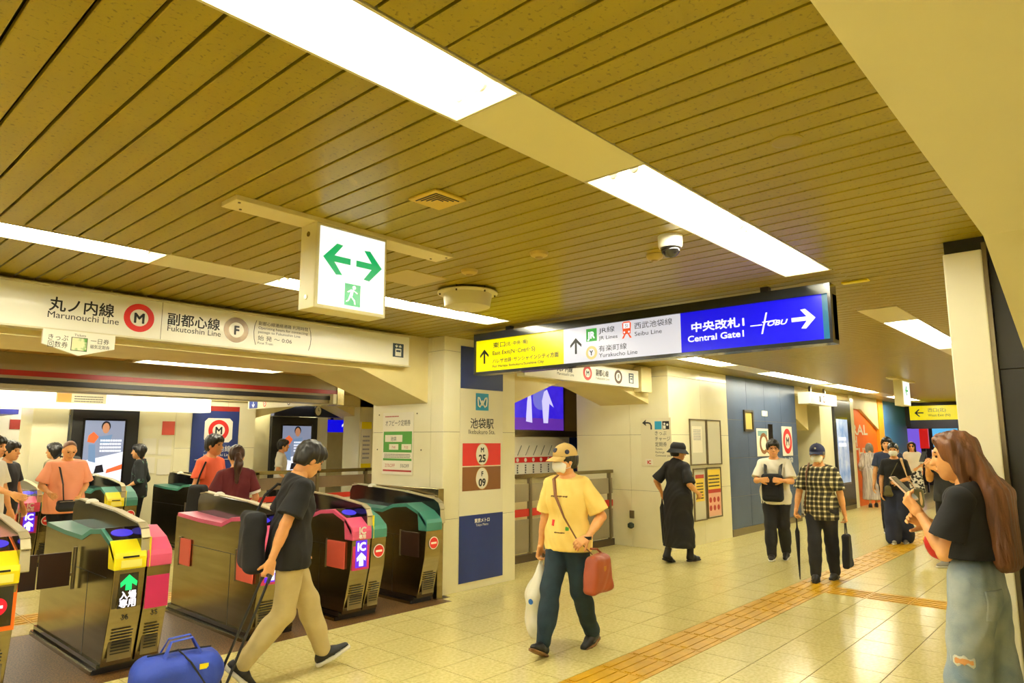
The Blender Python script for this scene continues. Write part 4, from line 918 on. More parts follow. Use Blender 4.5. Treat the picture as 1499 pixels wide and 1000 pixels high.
    m = MB(); m.box(-0.04,-0.03,0.17,1.70,0.0,0.028); m.build('kick_rail', STEEL, t)
    if number:
        for i, nb in enumerate(number):
            if nb: text(nb, (wl/2, wl+0.012+wr/2)[i], 0.375, 0.05, INK, t, 0.012, align='CENTER')
    for (side, ya, yb, mt) in flaps:
        xx = -0.004 if side < 0 else W
        MB().box(xx-0.012 if side < 0 else xx, xx if side < 0 else xx+0.012, ya, yb, 0.46, 0.70).build('flap_door', mt, t, bevel=0.003)
        MB().cyl((xx-0.008 if side < 0 else xx+0.008, yb+0.012, 0.45), (xx-0.008 if side < 0 else xx+0.008, yb+0.012, 0.71), 0.01, n=8).build('flap_hinge', STEEL_D, t)
    return t
GY = 5.38
g0 = gate(1.05, GY, 'ticket gate with orange front cut off by the left edge', (TRIM_O, CAPY, 'led_stop'), None)
g1 = gate(1.81, GY, 'ticket gate with green entry arrow, yellow cap and magenta half', (TRIM_G, CAPY, 'entry'), (TRIM_P, TRIM_P, 'plain'), number=('36','35'))
g2 = gate(2.90, GY, 'pink trimmed ticket gate half hidden by the man in black', (TRIM_P, TRIM_P, 'ic'), (TRIM_P, TRIM_P, 'plain'), flaps=((-1,0.08,0.36,FLAP_S),(-1,1.28,1.5,FLAP_S)))
g3 = gate(3.78, GY, 'ticket gate with violet IC display and teal no-entry half', (TRIM_P, TRIM_P, 'ic'), (TRIM_G, TRIM_G, 'stop'), flaps=((-1,0.08,0.36,FLAP_S),))
g4 = gate(4.66, GY, 'narrow teal ticket gate against the station pillar rail', (TRIM_G, TRIM_G, 'stop'), None, flaps=((-1,0.08,0.36,FLAP_B),))
s = empty('closed_flap_pair', (1.30,6.12,0), 0, 'pair of closed dark brown flaps between the two nearest gates', 'gate flap'); MB().box(0.03,0.24,0,0.02,0.53,0.78).build('flap', FLAP_B, s, bevel=0.004); MB().box(0.25,0.46,0,0.02,0.53,0.78).build('flap', FLAP_B, s, bevel=0.004)
for x in (0.0,0.485): MB().cyl((x,0.01,0.50),(x,0.01,0.81),0.014,n=8).build('hinge', STEEL_D, s)
MB().box(0.0,0.03,0.0,0.02,0.6,0.62).build('hinge_arm', STEEL_D, s); MB().box(0.46,0.48,0.0,0.02,0.6,0.62).build('hinge_arm', STEEL_D, s)
s = empty('gate_side_rail', (4.98,0,0), 0, 'flat steel guard rail between the last gate and the pillar', 'rail')
MB().box(-0.05,0.03,5.49,5.55,0,1.12).build('post', STEEL, s, bevel=0.004); MB().box(-0.02,0.03,7.0,7.05,0,1.12).build('post', STEEL, s, bevel=0.004); MB().box(-0.03,0.03,5.55,7.0,1.05,1.12).build('top_rail', STEEL, s, bevel=0.004)
IY = 10.6
gate(2.42, IY, 'distant ticket gate with IC display beyond the closed flaps', (TRIM_P, TRIM_P, 'ic'), (TRIM_G, TRIM_G, 'stop'), flaps=((-1,0.08,0.3,FLAP_S),))
gate(3.42, IY, 'distant ticket gate with yellow cap right of the man in pink', (TRIM_G, CAPY, 'stop'), (TRIM_G, TRIM_G, 'stop'))
gate(4.52, IY-0.3, 'distant teal ticket gate below the white notice wall', (TRIM_G, TRIM_G, 'stop'), None, flaps=((-1,0.08,0.36,FLAP_B),))
s = empty('gate_side_rail', (4.85,0,0), 0, 'steel rail behind the distant teal ticket gate', 'rail'); MB().box(0,0.05,10.4,10.45,0,1.12).build('post', STEEL, s); MB().box(0,0.05,12.0,12.05,0,1.12).build('post', STEEL, s); MB().box(0,0.05,10.45,12.0,0.98,1.12).build('top_rail', STEEL, s)
s = empty('barrier_fence', (0,11.0,0), 0, 'steel barrier fence with red stripe behind the walking man in black', 'fence')
for x in (5.8,6.95,8.0): MB().box(x-0.03,x+0.03,-0.03,0.03,0,1.10).build('post', STEEL_D, s)
MB().box(5.7,8.7,-0.03,0.03,1.06,1.12).build('top_rail', STEEL, s); MB().box(5.7,8.7,-0.01,0.01,0.80,1.0).build('upper_panel', M('fence_brown', (118,98,74), 0.45), s); MB().box(5.7,8.7,-0.012,0.012,0.60,0.69).build('red_stripe', M('barrier_red'), s); MB().box(5.7,8.7,-0.01,0.01,0.1,0.58).build('lower_panel', SIGNW, s)
# ------------------------------------------------------------------ fittings on the ceiling
s = empty('ceiling_vent', (2.12,2.40,CZ), 0, 'small square yellowed air vent in the slatted ceiling', 'vent'); VM = M('vent_yellow', (204,172,44), 0.45)
m = MB(); m.prism([(-0.10,-0.10),(0.10,-0.10),(0.10,0.10),(-0.10,0.10)], 'z', -0.012, 0.0); m.build('plate', VM, s, bevel=0.004)
for q in range(4):
    a = 0.075-q*0.018; m = MB(); m.box(-a,a,-a,-a+0.006,-0.015,-0.011); m.box(-a,-a+0.006,-a,a,-0.015,-0.011); m.build('louvre', BLACK, s)
s = empty('security_camera', (3.43,1.87,CZ), 0, 'white dome security camera beside the ceiling light', 'camera'); MB().lathe([(0.062,-0.07),(0.068,-0.06),(0.07,0.0)], n=24).build('mount', WHITE, s, smooth=40); MB().lathe([(0.0,-0.128),(0.03,-0.118),(0.05,-0.098),(0.058,-0.07)], n=24).build('dome', GLOSS, s, smooth=1)
def disc_thing(name, x, y, r, hgt, mat, label, cat):
    s = empty(name, (x,y,CZ), 0, label, cat); MB().lathe([(r*0.55,-hgt),(r*0.9,-hgt*0.6),(r,0)], n=24).build('housing', mat, s, smooth=40); MB().lathe([(r*0.28,-hgt-0.008),(r*0.45,-hgt)], n=16).build('sensor_cap', M('sensor_tan', (170,146,80), 0.5), s)
OL = M('detector_cream', (196,172,84), 0.5)
disc_thing('smoke_detector', 3.19, 2.65, 0.06, 0.03, OL, 'small flat smoke detector right of the exit box', 'detector'); disc_thing('smoke_detector', 3.21, 3.29, 0.06, 0.03, OL, 'small flat smoke detector above the round cover', 'detector'); disc_thing('smoke_detector', 3.72, 2.14, 0.055, 0.035, OL, 'small yellowed detector beside the security camera', 'detector')
s = empty('ceiling_speaker', (2.61,0.90,CZ), 0, 'flush round speaker grille in the slatted ceiling', 'speaker'); MB().lathe([(0.05,-0.006),(0.056,-0.004),(0.058,0)], n=28).build('grille', M('speaker_olive', (150,132,62), 0.5), s); MB().lathe([(0.056,-0.004),(0.062,-0.003),(0.062,0)], n=28).build('rim', SLAT, s)
s = empty('round_ceiling_cover', (3.64,3.75,CZ), 0, 'large round drum cover hanging under the ceiling by the exit box', 'ceiling cover'); DC = M('drum_cream', (214,204,150), 0.35); MB().lathe([(0.0,-0.15),(0.13,-0.15),(0.175,-0.135),(0.19,-0.05),(0.19,-0.03)], n=32).build('drum', DC, s, smooth=40); MB().lathe([(0.19,-0.035),(0.235,-0.03),(0.235,-0.02),(0.19,-0.015)], n=32).build('flange', DC, s)
for q in range(6): a = q*pi/3+0.4; MB().cyl((0.215*cos(a),0.215*sin(a),-0.045),(0.215*cos(a),0.215*sin(a),0),0.007,n=6).build('bolt', GROUT, s)
tag(MB().box(2.9,3.27,3.58,3.95,CZ-0.004,CZ+0.01).build('access_hatch', M('hatch_olive', (190,168,66), 0.35), bevel=0.002), 'square access hatch in the ceiling beside the exit box', 'hatch')
tag(MB().box(5.3,5.36,1.32,1.50,CZ-0.012,CZ).build('ceiling_plate', CAPY, bevel=0.003), 'small yellow plate on the ceiling beyond the blue sign', 'plate')
s = empty('sprinkler_head', (3.05,4.25,CZ), 0, 'small brass sprinkler head left of the drum cover', 'sprinkler'); BR = M('brass', (176,122,40), 0.3, metal=0.7); MB().cyl((0,0,-0.03),(0,0,0),0.012,n=8).build('neck', BR, s); MB().cyl((0,0,-0.04),(0,0,-0.035),0.026,n=12).build('deflector', BR, s); MB().cyl((0,0,-0.006),(0,0,0),0.035,n=14).build('rosette', BR, s)
# ------------------------------------------------------------------ beyond the gates
s = empty('wall_sign', (0,12.485,0), 0, 'tall navy panel with red M ring on the inner pillar', 'sign')
MB().box(5.30,6.16,-0.02,0,0.25,2.17).build('board', NAVY, s); MB().box(5.30,6.16,-0.02,0,2.17,2.26).build('red_top', M('dark_red_stripe'), s); MB().prism([(5.52,1.66),(5.58,1.60),(5.98,1.60),(6.04,1.66),(6.04,1.98),(5.98,2.04),(5.58,2.04),(5.52,1.98)], 'y', -0.024, -0.02).build('white_badge', SIGNW, s)
ring(s, 5.78, 1.82, 0.19, 'M', RED, -0.024, SIGNW); text('丸ノ内線', 5.78, 1.44, 0.12, SIGNW, s, -0.02, w=0.5, align='CENTER'); text('Marunouchi Line', 5.78, 1.35, 0.07, SIGNW, s, -0.02, w=0.5, align='CENTER'); MB().plate(5.38,6.08,1.29,1.30,-0.02,0.001).build('rule', SIGNW, s); paper_rows(s, 5.64, 5.92, 1.18, 1.24, 1, SIGNW, -0.02, 0.8)
AD = lit('advert_sky', (150,160,190), 0.55); AW = lit('advert_white', (236,240,252), 0.8); AO = lit('advert_orange', (236,110,60), 0.7); ASK = lit('advert_skin', (214,150,110), 0.5); ADK = lit('advert_dark', (50,48,56), 0.3); ABL = lit('advert_blue', (120,150,190), 0.6)
def advert(name, x, y, z0, w, h, px0, px1, pz1, label):
    s = empty(name, (x,y,0), 0, label, 'screen')
    MB().box(px0-x,px1-x,0,0.12,0,pz1).build('black_panel', BLACK, s); MB().box(-0.03,w+0.03,-0.012,0,z0-0.03,z0+h+0.03).build('bezel', GLOSS, s); MB().box(0,w,-0.015,-0.012,z0,z0+h).build('picture', AD, s)
    y = -0.015
    def P(pts, mat, nm, k): MB().prism([(a*w, z0+b*h) for a, b in pts], 'y', y-0.001*k, y).build(nm, mat, s)
    P([(0,0),(1,0),(1,0.5),(0,0.36)], AW, 'table', 1); P([(0.42,0.62),(0.62,0.62),(0.7,0.78),(0.34,0.74)], ABL, 'jumper', 2)
    MB().disc((0.52*w,y-0.002,z0+0.88*h),0.09*w,0.001,18,rz=0.085*h).build('face', ASK, s); MB().disc((0.52*w,y-0.0015,z0+0.91*h),0.115*w,0.001,18,rz=0.085*h).build('hair', ADK, s)
    P([(0.08,0.66),(0.25,0.64),(0.36,0.74),(0.22,0.82),(0.1,0.76)], AO, 'orange_shape', 2); P([(0.14,0.36),(0.32,0.33),(0.28,0.62),(0.12,0.62)], ABL, 'phone_shape', 3); P([(0.6,0.16),(1,0.22),(1,0.30),(0.62,0.22)], AO, 'orange_sleeve', 2); P([(0.3,0.16),(0.55,0.18),(0.5,0.3),(0.34,0.28)], ADK, 'dark_shape', 2)
    paper_rows(s, 0.40*w, 0.95*w, z0+0.5*h, z0+0.72*h, 4, AW, y-0.002, 0.6)
advert('advert_screen', 3.58, 12.38, 0.95, 0.58, 1.0, 3.40, 4.38, 2.12, 'portrait advert screen in a black panel behind the man in pink')
advert('advert_screen', 7.60, 13.42, 0.85, 0.68, 1.1, 7.36, 8.44, 2.14, 'portrait advert screen in a black panel behind the walking man')
tag(MB().plate(4.80,5.01,1.73,1.965,12.497,0.004).build('red_notice', M('notice_red', (214,90,76), 0.5)), 'small red notice on the inner white wall', 'notice')
for i, (x, z) in enumerate(((4.50,1.40),(4.76,1.38),(4.50,1.08),(4.76,1.05))): tag(MB().plate(x,x+0.22,z,z+0.27,12.497,0.004).build('paper_notice', PAPER), ['upper left','upper right','lower left','lower right'][i]+' of four white papers on the inner wall', 'notice', 'papers on the inner wall')
s = empty('direction_sign', (0,13.55,0), 0, 'blue hanging sign with white up arrow beyond the gates', 'sign'); MB().box(8.75,9.85,0,0.1,1.83,2.11).build('board', lit('sign_blue'), s); m = MB(); arrow(m, 9.25, 1.97, 0.22, 0.18, 0, 0, th=0.22); m.build('arrow', WINK, s); MB().box(8.9,8.95,0.03,0.07,2.11,2.62).build('hanger', BLACK, s); MB().box(9.6,9.65,0.03,0.07,2.11,2.62).build('hanger', BLACK, s); text('TOBU', 9.42, 1.94, 0.1, WINK, s, shear=0.3)
s = empty('poster', (8.86,12.36,1.05), 0, 'narrow white poster with yellow ends beyond the station pillar', 'poster'); MB().box(0,0.26,0,0.04,0,0.99).build('sheet', PAPER, s); MB().plate(0,0.26,0.84,0.99,0,0.002).build('yellow_head', CAPY, s); MB().plate(0,0.26,0,0.1,0,0.002).build('yellow_foot', CAPY, s); paper_rows(s, 0.04, 0.22, 0.2, 0.75, 6, M('pale_ink'), 0)
struct('trim_17', MB().box(8.83,9.13,12.4,13.0,0,2.6), CREAM)
s = empty('hall_clock', (8.30,13.22,2.28), 0, 'small oval wall clock on the dark navy band', 'clock'); MB().disc((0,0,0),0.09,0.03,24,rz=0.12).build('case', BLACK, s); MB().disc((0,-0.03,0),0.07,0.003,24,rz=0.1).build('dial', SIGNW, s); MB().box(-0.004,0.004,-0.037,-0.033,0,0.06).build('hand', INK, s); MB().box(0,0.035,-0.037,-0.033,-0.004,0.004).build('hand', INK, s)
struct('trim_18', MB().box(7.3,9.5,13.25,13.4,2.15,2.42), M('navy_band', (28,34,66), 0.3))
s = empty('hanging_sign', (5.98,11.8,0), -pi/2, 'narrow white hanging sign with navy square under the striped fascia', 'sign'); MB().box(0,2.7,0,0.06,2.19,2.34).build('board', M('sign_dull', (196,188,150), 0.4), s); MB().plate(0.05,0.35,2.2,2.33,0,0.002).build('navy_square', NAVY, s); m = MB(); arrow(m, 0.2, 2.265, 0.1, 0.09, pi, -0.002); m.build('arrow', SIGNW, s); ring(s, 0.6, 2.265, 0.05, 'M', RED, 0, SIGNW); ring(s, 1.4, 2.265, 0.05, 'F', FBROWN, 0, SIGNW); MB().box(0.5,0.55,0.02,0.05,2.34,2.6).build('hanger', STEEL_D, s); MB().box(2.1,2.15,0.02,0.05,2.34,2.6).build('hanger', STEEL_D, s)
s = empty('orange_notice', (3.05,11.985,2.20), 0, 'small orange and grey notice on the lit white band', 'notice'); MB().box(0,0.68,0,0.012,0,0.15).build('plate', M('notice_grey', (190,180,150), 0.5), s); MB().plate(0.01,0.2,0.01,0.14,0,0.002).build('orange_picture', M('notice_orange', (226,130,40), 0.5), s); paper_rows(s, 0.24, 0.64, 0.02, 0.13, 3, INK, 0)
struct('wall_kiosk', MB().box(0.5,3.3,14.6,14.8,0,2.3), WHITE); tag(MB().plate(3.05,3.30,1.83,2.0,14.59,0.01).build('shop_sign', M('dark_red_stripe')), 'dark red panel on the white kiosk wall at far left', 'panel'); tag(MB().box(0.5,2.95,13.6,14.6,2.06,2.14).build('kiosk_canopy', M('canopy_blue', (40,50,170), 0.4)), 'blue canopy edge of the kiosk at far left', 'canopy')
struct('door_1', MB().box(3.45,3.95,14.5,14.7,0,2.1), DARK); struct('trim_19', MB().box(3.30,3.45,14.4,14.8,0,2.3), WHITE)
for i, z in enumerate((1.62,1.35)): tag(MB().plate(3.32,3.43,z,z+0.22,14.395,0.004).build('paper_notice', PAPER), ['upper','lower'][i]+' white notice on the kiosk door post', 'notice')
# ------------------------------------------------------------------ along the far walkway
s = empty('wall_window', (12.10,5.25,1.80), 0, 'small bronze framed wall hatch high on the slate blue wall', 'hatch'); BZ = M('bronze_frame', (70,58,34), 0.4, metal=0.3); m = MB(); m.box(0,0.4,-0.03,0,0,0.04); m.box(0,0.4,-0.03,0,0.35,0.39); m.box(0,0.04,-0.03,0,0.04,0.35); m.box(0.36,0.4,-0.03,0,0.04,0.35); m.build('frame', BZ, s); MB().box(0.04,0.36,-0.01,0,0.04,0.35).build('pane', M('hatch_glass', (196,178,96), 0.3), s)
s = empty('poster', (12.64,5.246,1.34), 0, 'rounded white poster on the slate blue wall beside the dark recess', 'poster'); MB().box(0,0.56,-0.006,0,0,0.52).build('sheet', PAPER, s, bevel=0.004); MB().disc((0.32,-0.006,0.24),0.2,0.002,24,r_in=0.13).build('print_ring', BROWN, s); MB().plate(0.06,0.5,0.38,0.48,-0.006,0.001).build('print_band', M('poster_teal', (110,150,150), 0.5), s)
struct('door_2', MB().box(13.22,13.42,5.236,5.25,0.12,1.95), GLOSS)
s = empty('line_badge', (13.88,5.244,1.33), 0, 'white rounded badge with red M ring on the slate blue wall', 'sign'); MB().box(0,0.55,-0.008,0,0,0.59).build('plate', SIGNW, s, bevel=0.02); ring(s, 0.275, 0.295, 0.23, 'M', RED, -0.008, SIGNW, rz=0.25)
text('丸ノ内線', 13.35, 1.2, 0.12, SIGNW, bw, 5.249, w=1.1); tag(MB().box(12.95,13.2,5.235,5.25,2.1,2.2).build('wall_plate', SIGNW), 'tiny white plate above the dark recess in the blue wall', 'plate')
s = empty('hanging_sign', (0,4.9,0), 0, 'small white hanging sign with red ring past the slate blue wall', 'sign'); MB().box(14.65,16.35,0,0.25,2.40,2.64).build('box', SIGNW, s); MB().plate(15.2,15.32,2.45,2.58,0,0.002).build('mark', INK, s); ring(s, 15.5, 2.52, 0.08, 'M', RED, 0, SIGNW); paper_rows(s, 15.65, 16.2, 2.44, 2.58, 3, M('pale_ink'), 0); MB().box(15.0,15.05,0.1,0.15,2.64,2.78).build('hanger', STEEL_D, s); MB().box(15.9,15.95,0.1,0.15,2.64,2.78).build('hanger', STEEL_D, s)
s = empty('advert_screen', (17.2,5.22,0), 0, 'tall black advertising pillar with lit screen before the orange wall', 'screen'); MB().box(0,1.24,0,0.4,0.1,2.6).build('black_panel', M('pillar_black', (34,32,34), 0.25), s); MB().box(0.0,0.92,-0.012,0,0.6,2.2).build('bezel', GLOSS, s); MB().box(0.04,0.88,-0.015,-0.012,0.65,2.15).build('picture', M('cloudy_advert', (90,130,190), 0.3, noise=(3,(214,220,236),0.35,0.65), emit=((90,120,170),0.5)), s); paper_rows(s, 0.12, 0.7, 1.5, 1.78, 2, AW, -0.016, 0.6); MB().box(0,1.24,0,0.42,0,0.1).build('foot', STEEL_D, s)
for i, (tx, z) in enumerate((('RAL',1.80),('H',1.50),('THY',1.20))): text(tx, 18.75, z, 0.36, SIGNW, bpy.data.objects['wall_left_orange'], 5.299, w=(1.35,0.36,1.35)[i], bold=0.012)
OUT = M('leaf_outline', (255,190,110), 0.5); m = MB()
for (cx, cz, a, L) in ((20.3,1.0,0.5,0.55),(20.2,0.55,0.1,0.5)):
    pts = [(cx+L*t*cos(a)-0.14*sin(pi*t)*sin(a)*sg, 5.298, cz-L*t*sin(a)*0.6+0.14*sin(pi*t)*sg) for sg in (1,-1) for t in (np.linspace(0,1,9) if sg > 0 else np.linspace(1,0,9))]; MB().tube(pts, 0.008, 4).build('leaf_drawing', OUT, bpy.data.objects['wall_left_orange'])
s = empty('exit_light_box', (13.9,3.1,0), 0, 'distant hanging exit light box with green arrow', 'sign'); MB().box(-0.1,1.4,0,0.16,2.755,2.782).build('ceiling_plate', M('plate_cream'), s); MB().box(0.35,0.9,0.0,0.15,2.28,2.755).build('case', M('case_cream'), s); MB().box(0.38,0.87,-0.004,0,2.30,2.73).build('lit_face', lit('exit_white'), s); m = MB(); arrow(m, 0.62, 2.56, 0.2, 0.17, pi/2, -0.004, th=0.22); m.build('arrow', EG, s)
s = empty('direction_sign', (23.5,4.98,0), -pi/2, 'distant yellow hanging sign with black left arrow', 'sign'); MB().box(0,1.6,0,0.12,2.26,2.68).build('board', lit('sign_yellow'), s); m = MB(); arrow(m, 0.25, 2.47, 0.24, 0.22, pi/2, 0, th=0.16); m.build('arrow', INK, s); text('西口(北)', 0.48, 2.5, 0.13, INK, s); text('West Exit (N)', 0.48, 2.36, 0.1, INK, s); MB().box(0,1.6,0.01,0.12,2.68,2.78).build('hanger', BLACK, s); MB().box(0,1.6,0.0,0.12,2.0,2.25).build('lower_board', M('navy_band'), s)
def far_board(x, y0, y1, z0, z1, mat, label, cat='sign', foot=True):
    s = empty('shop_sign', (x,y1,0), -pi/2, label, cat); MB().box(0,y1-y0,0,0.1,z0,z1).build('panel', mat, s); MB().box((y1-y0)*0.4,(y1-y0)*0.6,0.03,0.08,0,z0).build('stand', BLACK, s) if foot else None; return s
far_board(26, 5.95, 6.35, 0.05, 2.6, M('sky_blue_wall'), 'tall blue board at the end of the walkway', foot=False); far_board(26.1, 5.3, 5.75, 0.6, 2.05, lit('far_violet', (120,90,220), 0.8), 'glowing violet screen at the far end', 'screen'); far_board(25.6, 4.95, 5.2, 1.4, 2.5, lit('far_red', (220,30,24), 0.6), 'red vertical banner at the far end of the walkway', 'banner'); far_board(26, 4.2, 4.9, 1.45, 2.05, lit('far_cyan', (90,180,230), 0.9), 'bright cyan shop screen at the far end', 'screen'); far_board(26.2, 4.0, 5.0, 0.0, 1.35, lit('far_pinkwhite', (244,214,210), 0.8), 'pale lit shop counter front at the far end', 'counter', foot=False)
fixture(25, 28.5, 4.6, 4.9, 'recessed fluorescent light over the far shops'); 
# ------------------------------------------------------------------ people and what they carry
HB = M('hair_black', (20,15,13), 0.4); HBR = M('hair_brown', (112,66,28), 0.5, noise=(26,(78,42,16),0.35,0.65,(1,1,0.08)), bump=(110,0.5,(1,1,0.04)))
BLK = M('black_cotton', (21,20,23), 0.85); NVY = M('navy_cotton', (34,40,66), 0.85); DENIM_D = M('dark_teal_denim', (26,50,62), 0.85, noise=(14,(20,38,50),0.3,0.7)); KHAKI = M('khaki_cotton', (198,180,128), 0.85, noise=(8,(186,166,112),0.3,0.7))
YEL = M('yellow_cotton', (252,224,132), 0.85, noise=(6,(244,208,108),0.3,0.7)); WHT = M('white_cotton', (232,226,208), 0.85); SHOEB = M('black_shoe', (24,22,24), 0.5); SOLEW = M('white_sole', (232,228,216), 0.6); SOLEB = M('black_sole', (30,26,24), 0.6); PINK = M('pink_cotton', (246,164,128), 0.85); WINE = M('wine_cotton', (90,20,24), 0.85); MASKW = M('mask_white', (240,238,232), 0.7); GREYS = M('grey_shoe', (150,146,136), 0.7); BROWNL = M('brown_leather', (150,66,32), 0.45); REDL = M('red_leather', (190,24,30), 0.35)
def plaid(name):
    m = M(name, (40,40,34), 0.85); nt = m.node_tree; b = nt.nodes['Principled BSDF']; tc = nt.nodes.new('ShaderNodeTexCoord'); sp = nt.nodes.new('ShaderNodeSeparateXYZ'); nt.links.new(tc.outputs['Object'], sp.inputs[0])
    def math(op, a, v=None):
        n = nt.nodes.new('ShaderNodeMath'); n.operation = op
        for i, q in enumerate((a, v)):
            if q is None: continue
            if isinstance(q, (int, float)): n.inputs[i].default_value = q
            else: nt.links.new(q, n.inputs[i])
        return n.outputs[0]
    def band(o, per, duty): return math('LESS_THAN', math('FRACT', math('MULTIPLY', o, 1/per)), duty)
    y = math('ADD', sp.outputs[1], math('MULTIPLY', sp.outputs[0], 0.5)); z = sp.outputs[2]
    t = math('ADD', band(y, 0.06, 0.38), band(z, 0.06, 0.38)); r = nt.nodes.new('ShaderNodeValToRGB'); r.color_ramp.interpolation = 'CONSTANT'; e = r.color_ramp.elements
    e[0].color = lin((34,34,32))+(1,); e[1].position = 0.3; e[1].color = lin((120,112,78))+(1,); q = e.new(0.75); q.color = lin((230,222,190))+(1,)
    nt.links.new(math('MULTIPLY', t, 0.5), r.inputs['Fac']); nt.links.new(r.outputs['Color'], b.inputs['Base Color']); return m
def denim(name):
    return M(name, (176,184,184), 0.85, noise=(5,(120,140,158),0.36,0.66), bump=(160,0.15))
LDENIM = denim('light_denim'); LDEN2 = M('frayed_denim', (214,216,208), 0.9); PLAID = plaid('plaid_cotton')
D = radians
def strap(pts, r, mat, owner, flat=None): return adopt(MB().tube(pts, r, 8, flat).build('shoulder_strap', mat, smooth=1), owner)
# 1 man in black with trolley
p, J = person((2.66,4.53,0), D(-18), 1.66, 'man in black tee and khaki trousers walking with a trolley, head bowed', [(-0.30,-0.09,0.07,0.75,0),(0.31,0.09,0.0,-0.42,0)], [(-0.19,-0.25,0.79),(0.12,0.24,0.86)], dict(mat=BLK, hem=0.76, sleeve=0.78, loose=0.045, fold=0.006), dict(mat=KHAKI, loose=0.014, end=0.08), dict(mat=SHOEB, sole=SOLEW, sole_h=0.03), ('short',HB), lean=(0.10,0), head=(0.22,0.38), res=0.011, hip_dz=-0.03, hand_pose=((1.0,(-0.2,0,-1),(0,1,0)),(0.35,None,None)))
W = J['w']; hx = W(J['wr'][0]+V3(-0.02,0,-0.09))
def along(a, b, t): return tuple(a[i]+(b[i]-a[i])*t for i in range(3))
s = empty('trolley', (2.09,4.44,0), D(-12), 'black folding luggage trolley pulled by the man in black', 'trolley'); dx = Vector(hx)-Vector((2.09,4.44,0)); c_, s_ = cos(-D(-12)), sin(-D(-12)); hl = (dx.x*c_-dx.y*s_, dx.x*s_+dx.y*c_, dx.z)
for q in (-0.09,0.09): MB().tube([(0.08,q,0.10),(hl[0]-0.02,hl[1]+q*0.75,hl[2]-0.04)], 0.009, 8).build('handle_bar', BLACK, s)
MB().tube([(hl[0]-0.02,hl[1]-0.075,hl[2]-0.04),(hl[0],hl[1]-0.06,hl[2]),(hl[0],hl[1]+0.06,hl[2]),(hl[0]-0.02,hl[1]+0.075,hl[2]-0.04)], 0.013, 8).build('grip', BLACK, s)
MB().box(-0.22,0.1,-0.14,0.14,0.06,0.075).build('platform', STEEL_D, s)
for q in (-0.16,0.16): MB().cyl((0.06,q-0.015,0.06),(0.06,q+0.015,0.06),0.06,n=18).build('wheel', BLACK, s)
MB().cyl((0.06,-0.16,0.06),(0.06,0.16,0.06),0.008,n=8).build('axle', STEEL_D, s)
BLUEB = M('blue_nylon', (38,66,176), 0.6, bump=(30,0.4))
s = empty('duffel_bag', (1.96,4.47,0.08), D(-12), 'bright blue duffel bag strapped on the trolley', 'bag'); V_, Q_ = blob([BX((-0.05,0,0.125),(0.25,0.14,0.125),0.10,0.05), RC((-0.2,0,0.1),(0.1,0,0.1),0.09,0.1,0.06)], 0.012, [(V3(0,0,-1),0.0)], fold=fold_fn(0.006,24,20)); blob_obj('bag_body', [(V_,Q_)], BLUEB, s)
for q in (-0.07,0.07): MB().tube([(-0.14,q,0.24),(-0.1,q*0.6,0.33),(0.02,q*0.6,0.34),(0.07,q,0.25)], 0.009, 6, (0.018,0.005)).build('carry_strap', BLUEB, s)
MB().tube([(-0.22,0.0,0.258),(-0.05,0,0.266),(0.14,0,0.26)], 0.006, 6).build('zip', BLACK, s); MB().tube([(0.1,-0.14,0.06),(0.0,-0.135,0.22),(-0.05,0,0.27),(-0.1,0.135,0.22)], 0.006, 6).build('bungee_cord', BLACK, s); MB().box(0.05,0.10,-0.137,-0.13,0.17,0.2).build('tag', CAPY, s)
b = W((-0.228,0.03,1.03)); s = empty('tote_bag', b, D(-18)+pi/2, 'black tote bag hung behind the shoulder of the man in black', 'bag'); V_, Q_ = blob([BX((0.0,0.02,-0.10),(0.18,0.075,0.20),0.05,0.05,0.45)], 0.013, fold=fold_fn(0.006,20,18)); blob_obj('bag_body', [(V_,Q_)], BLK, s); MB().tube([(0.06,0.0,0.06),(0.10,-0.07,0.20),(0.12,-0.16,0.275),(0.12,-0.24,0.26)], 0.01, 6).build('handle', BLK, s)
# 2 man in yellow tee
p, J = person((4.47,3.43,0), D(186), 1.62, 'masked man in yellow tee and tan cap walking with two bags', [(0.27,-0.08,0.0,-0.42,0.1),(-0.24,0.08,0.02,0.25,0)], [(0.02,-0.27,0.78),(0.13,0.26,0.93)], dict(mat=YEL, hem=0.80, sleeve=0.86, loose=0.036, fold=0.006, patches=(('chest_print', 0.003, box_cut(0.02,0.4,-0.09,0.07,1.235,1.248,0.0015), M('print_brown', (110,80,40), 0.8)), ('red_print', 0.003, box_cut(0.02,0.4,-0.085,-0.055,1.0,1.05,0.002), RED), ('green_print', 0.003, box_cut(0.02,0.4,0.05,0.085,0.97,1.0,0.002), PG), ('dark_print', 0.003, box_cut(0.02,0.4,-0.05,0.05,0.945,0.957,0.001), M('print_brown', (110,80,40), 0.8)))), dict(mat=DENIM_D, loose=0.016, end=0.09, fold=0.006), dict(mat=SHOEB, sole=M('tan_sole',(120,84,40),0.6)), ('short',HB), head=(-0.38,0.05), res=0.011, hip_dz=-0.03, mask=MASKW, cap=dict(mat=M('tan_cap', (206,172,102), 0.8), badge=M('navy_badge', (40,40,60), 0.7), spots=((0.088,0.0,0.085,0.022),(0.03,0.088,0.07,0.02))), hand_pose=((1.0,None,None),(0.55,(0.85,-0.3,-0.3),(0,-0.6,-0.8))))
W = J['w']
ystrap = ([W(q) for q in ((-0.03,-0.10,1.345),(0.07,-0.085,1.315),(0.135,-0.03,1.19),(0.155,0.06,1.03),(0.145,0.16,0.88),(0.09,0.27,0.76))])
STB = M('strap_brown', (120,74,36), 0.6)
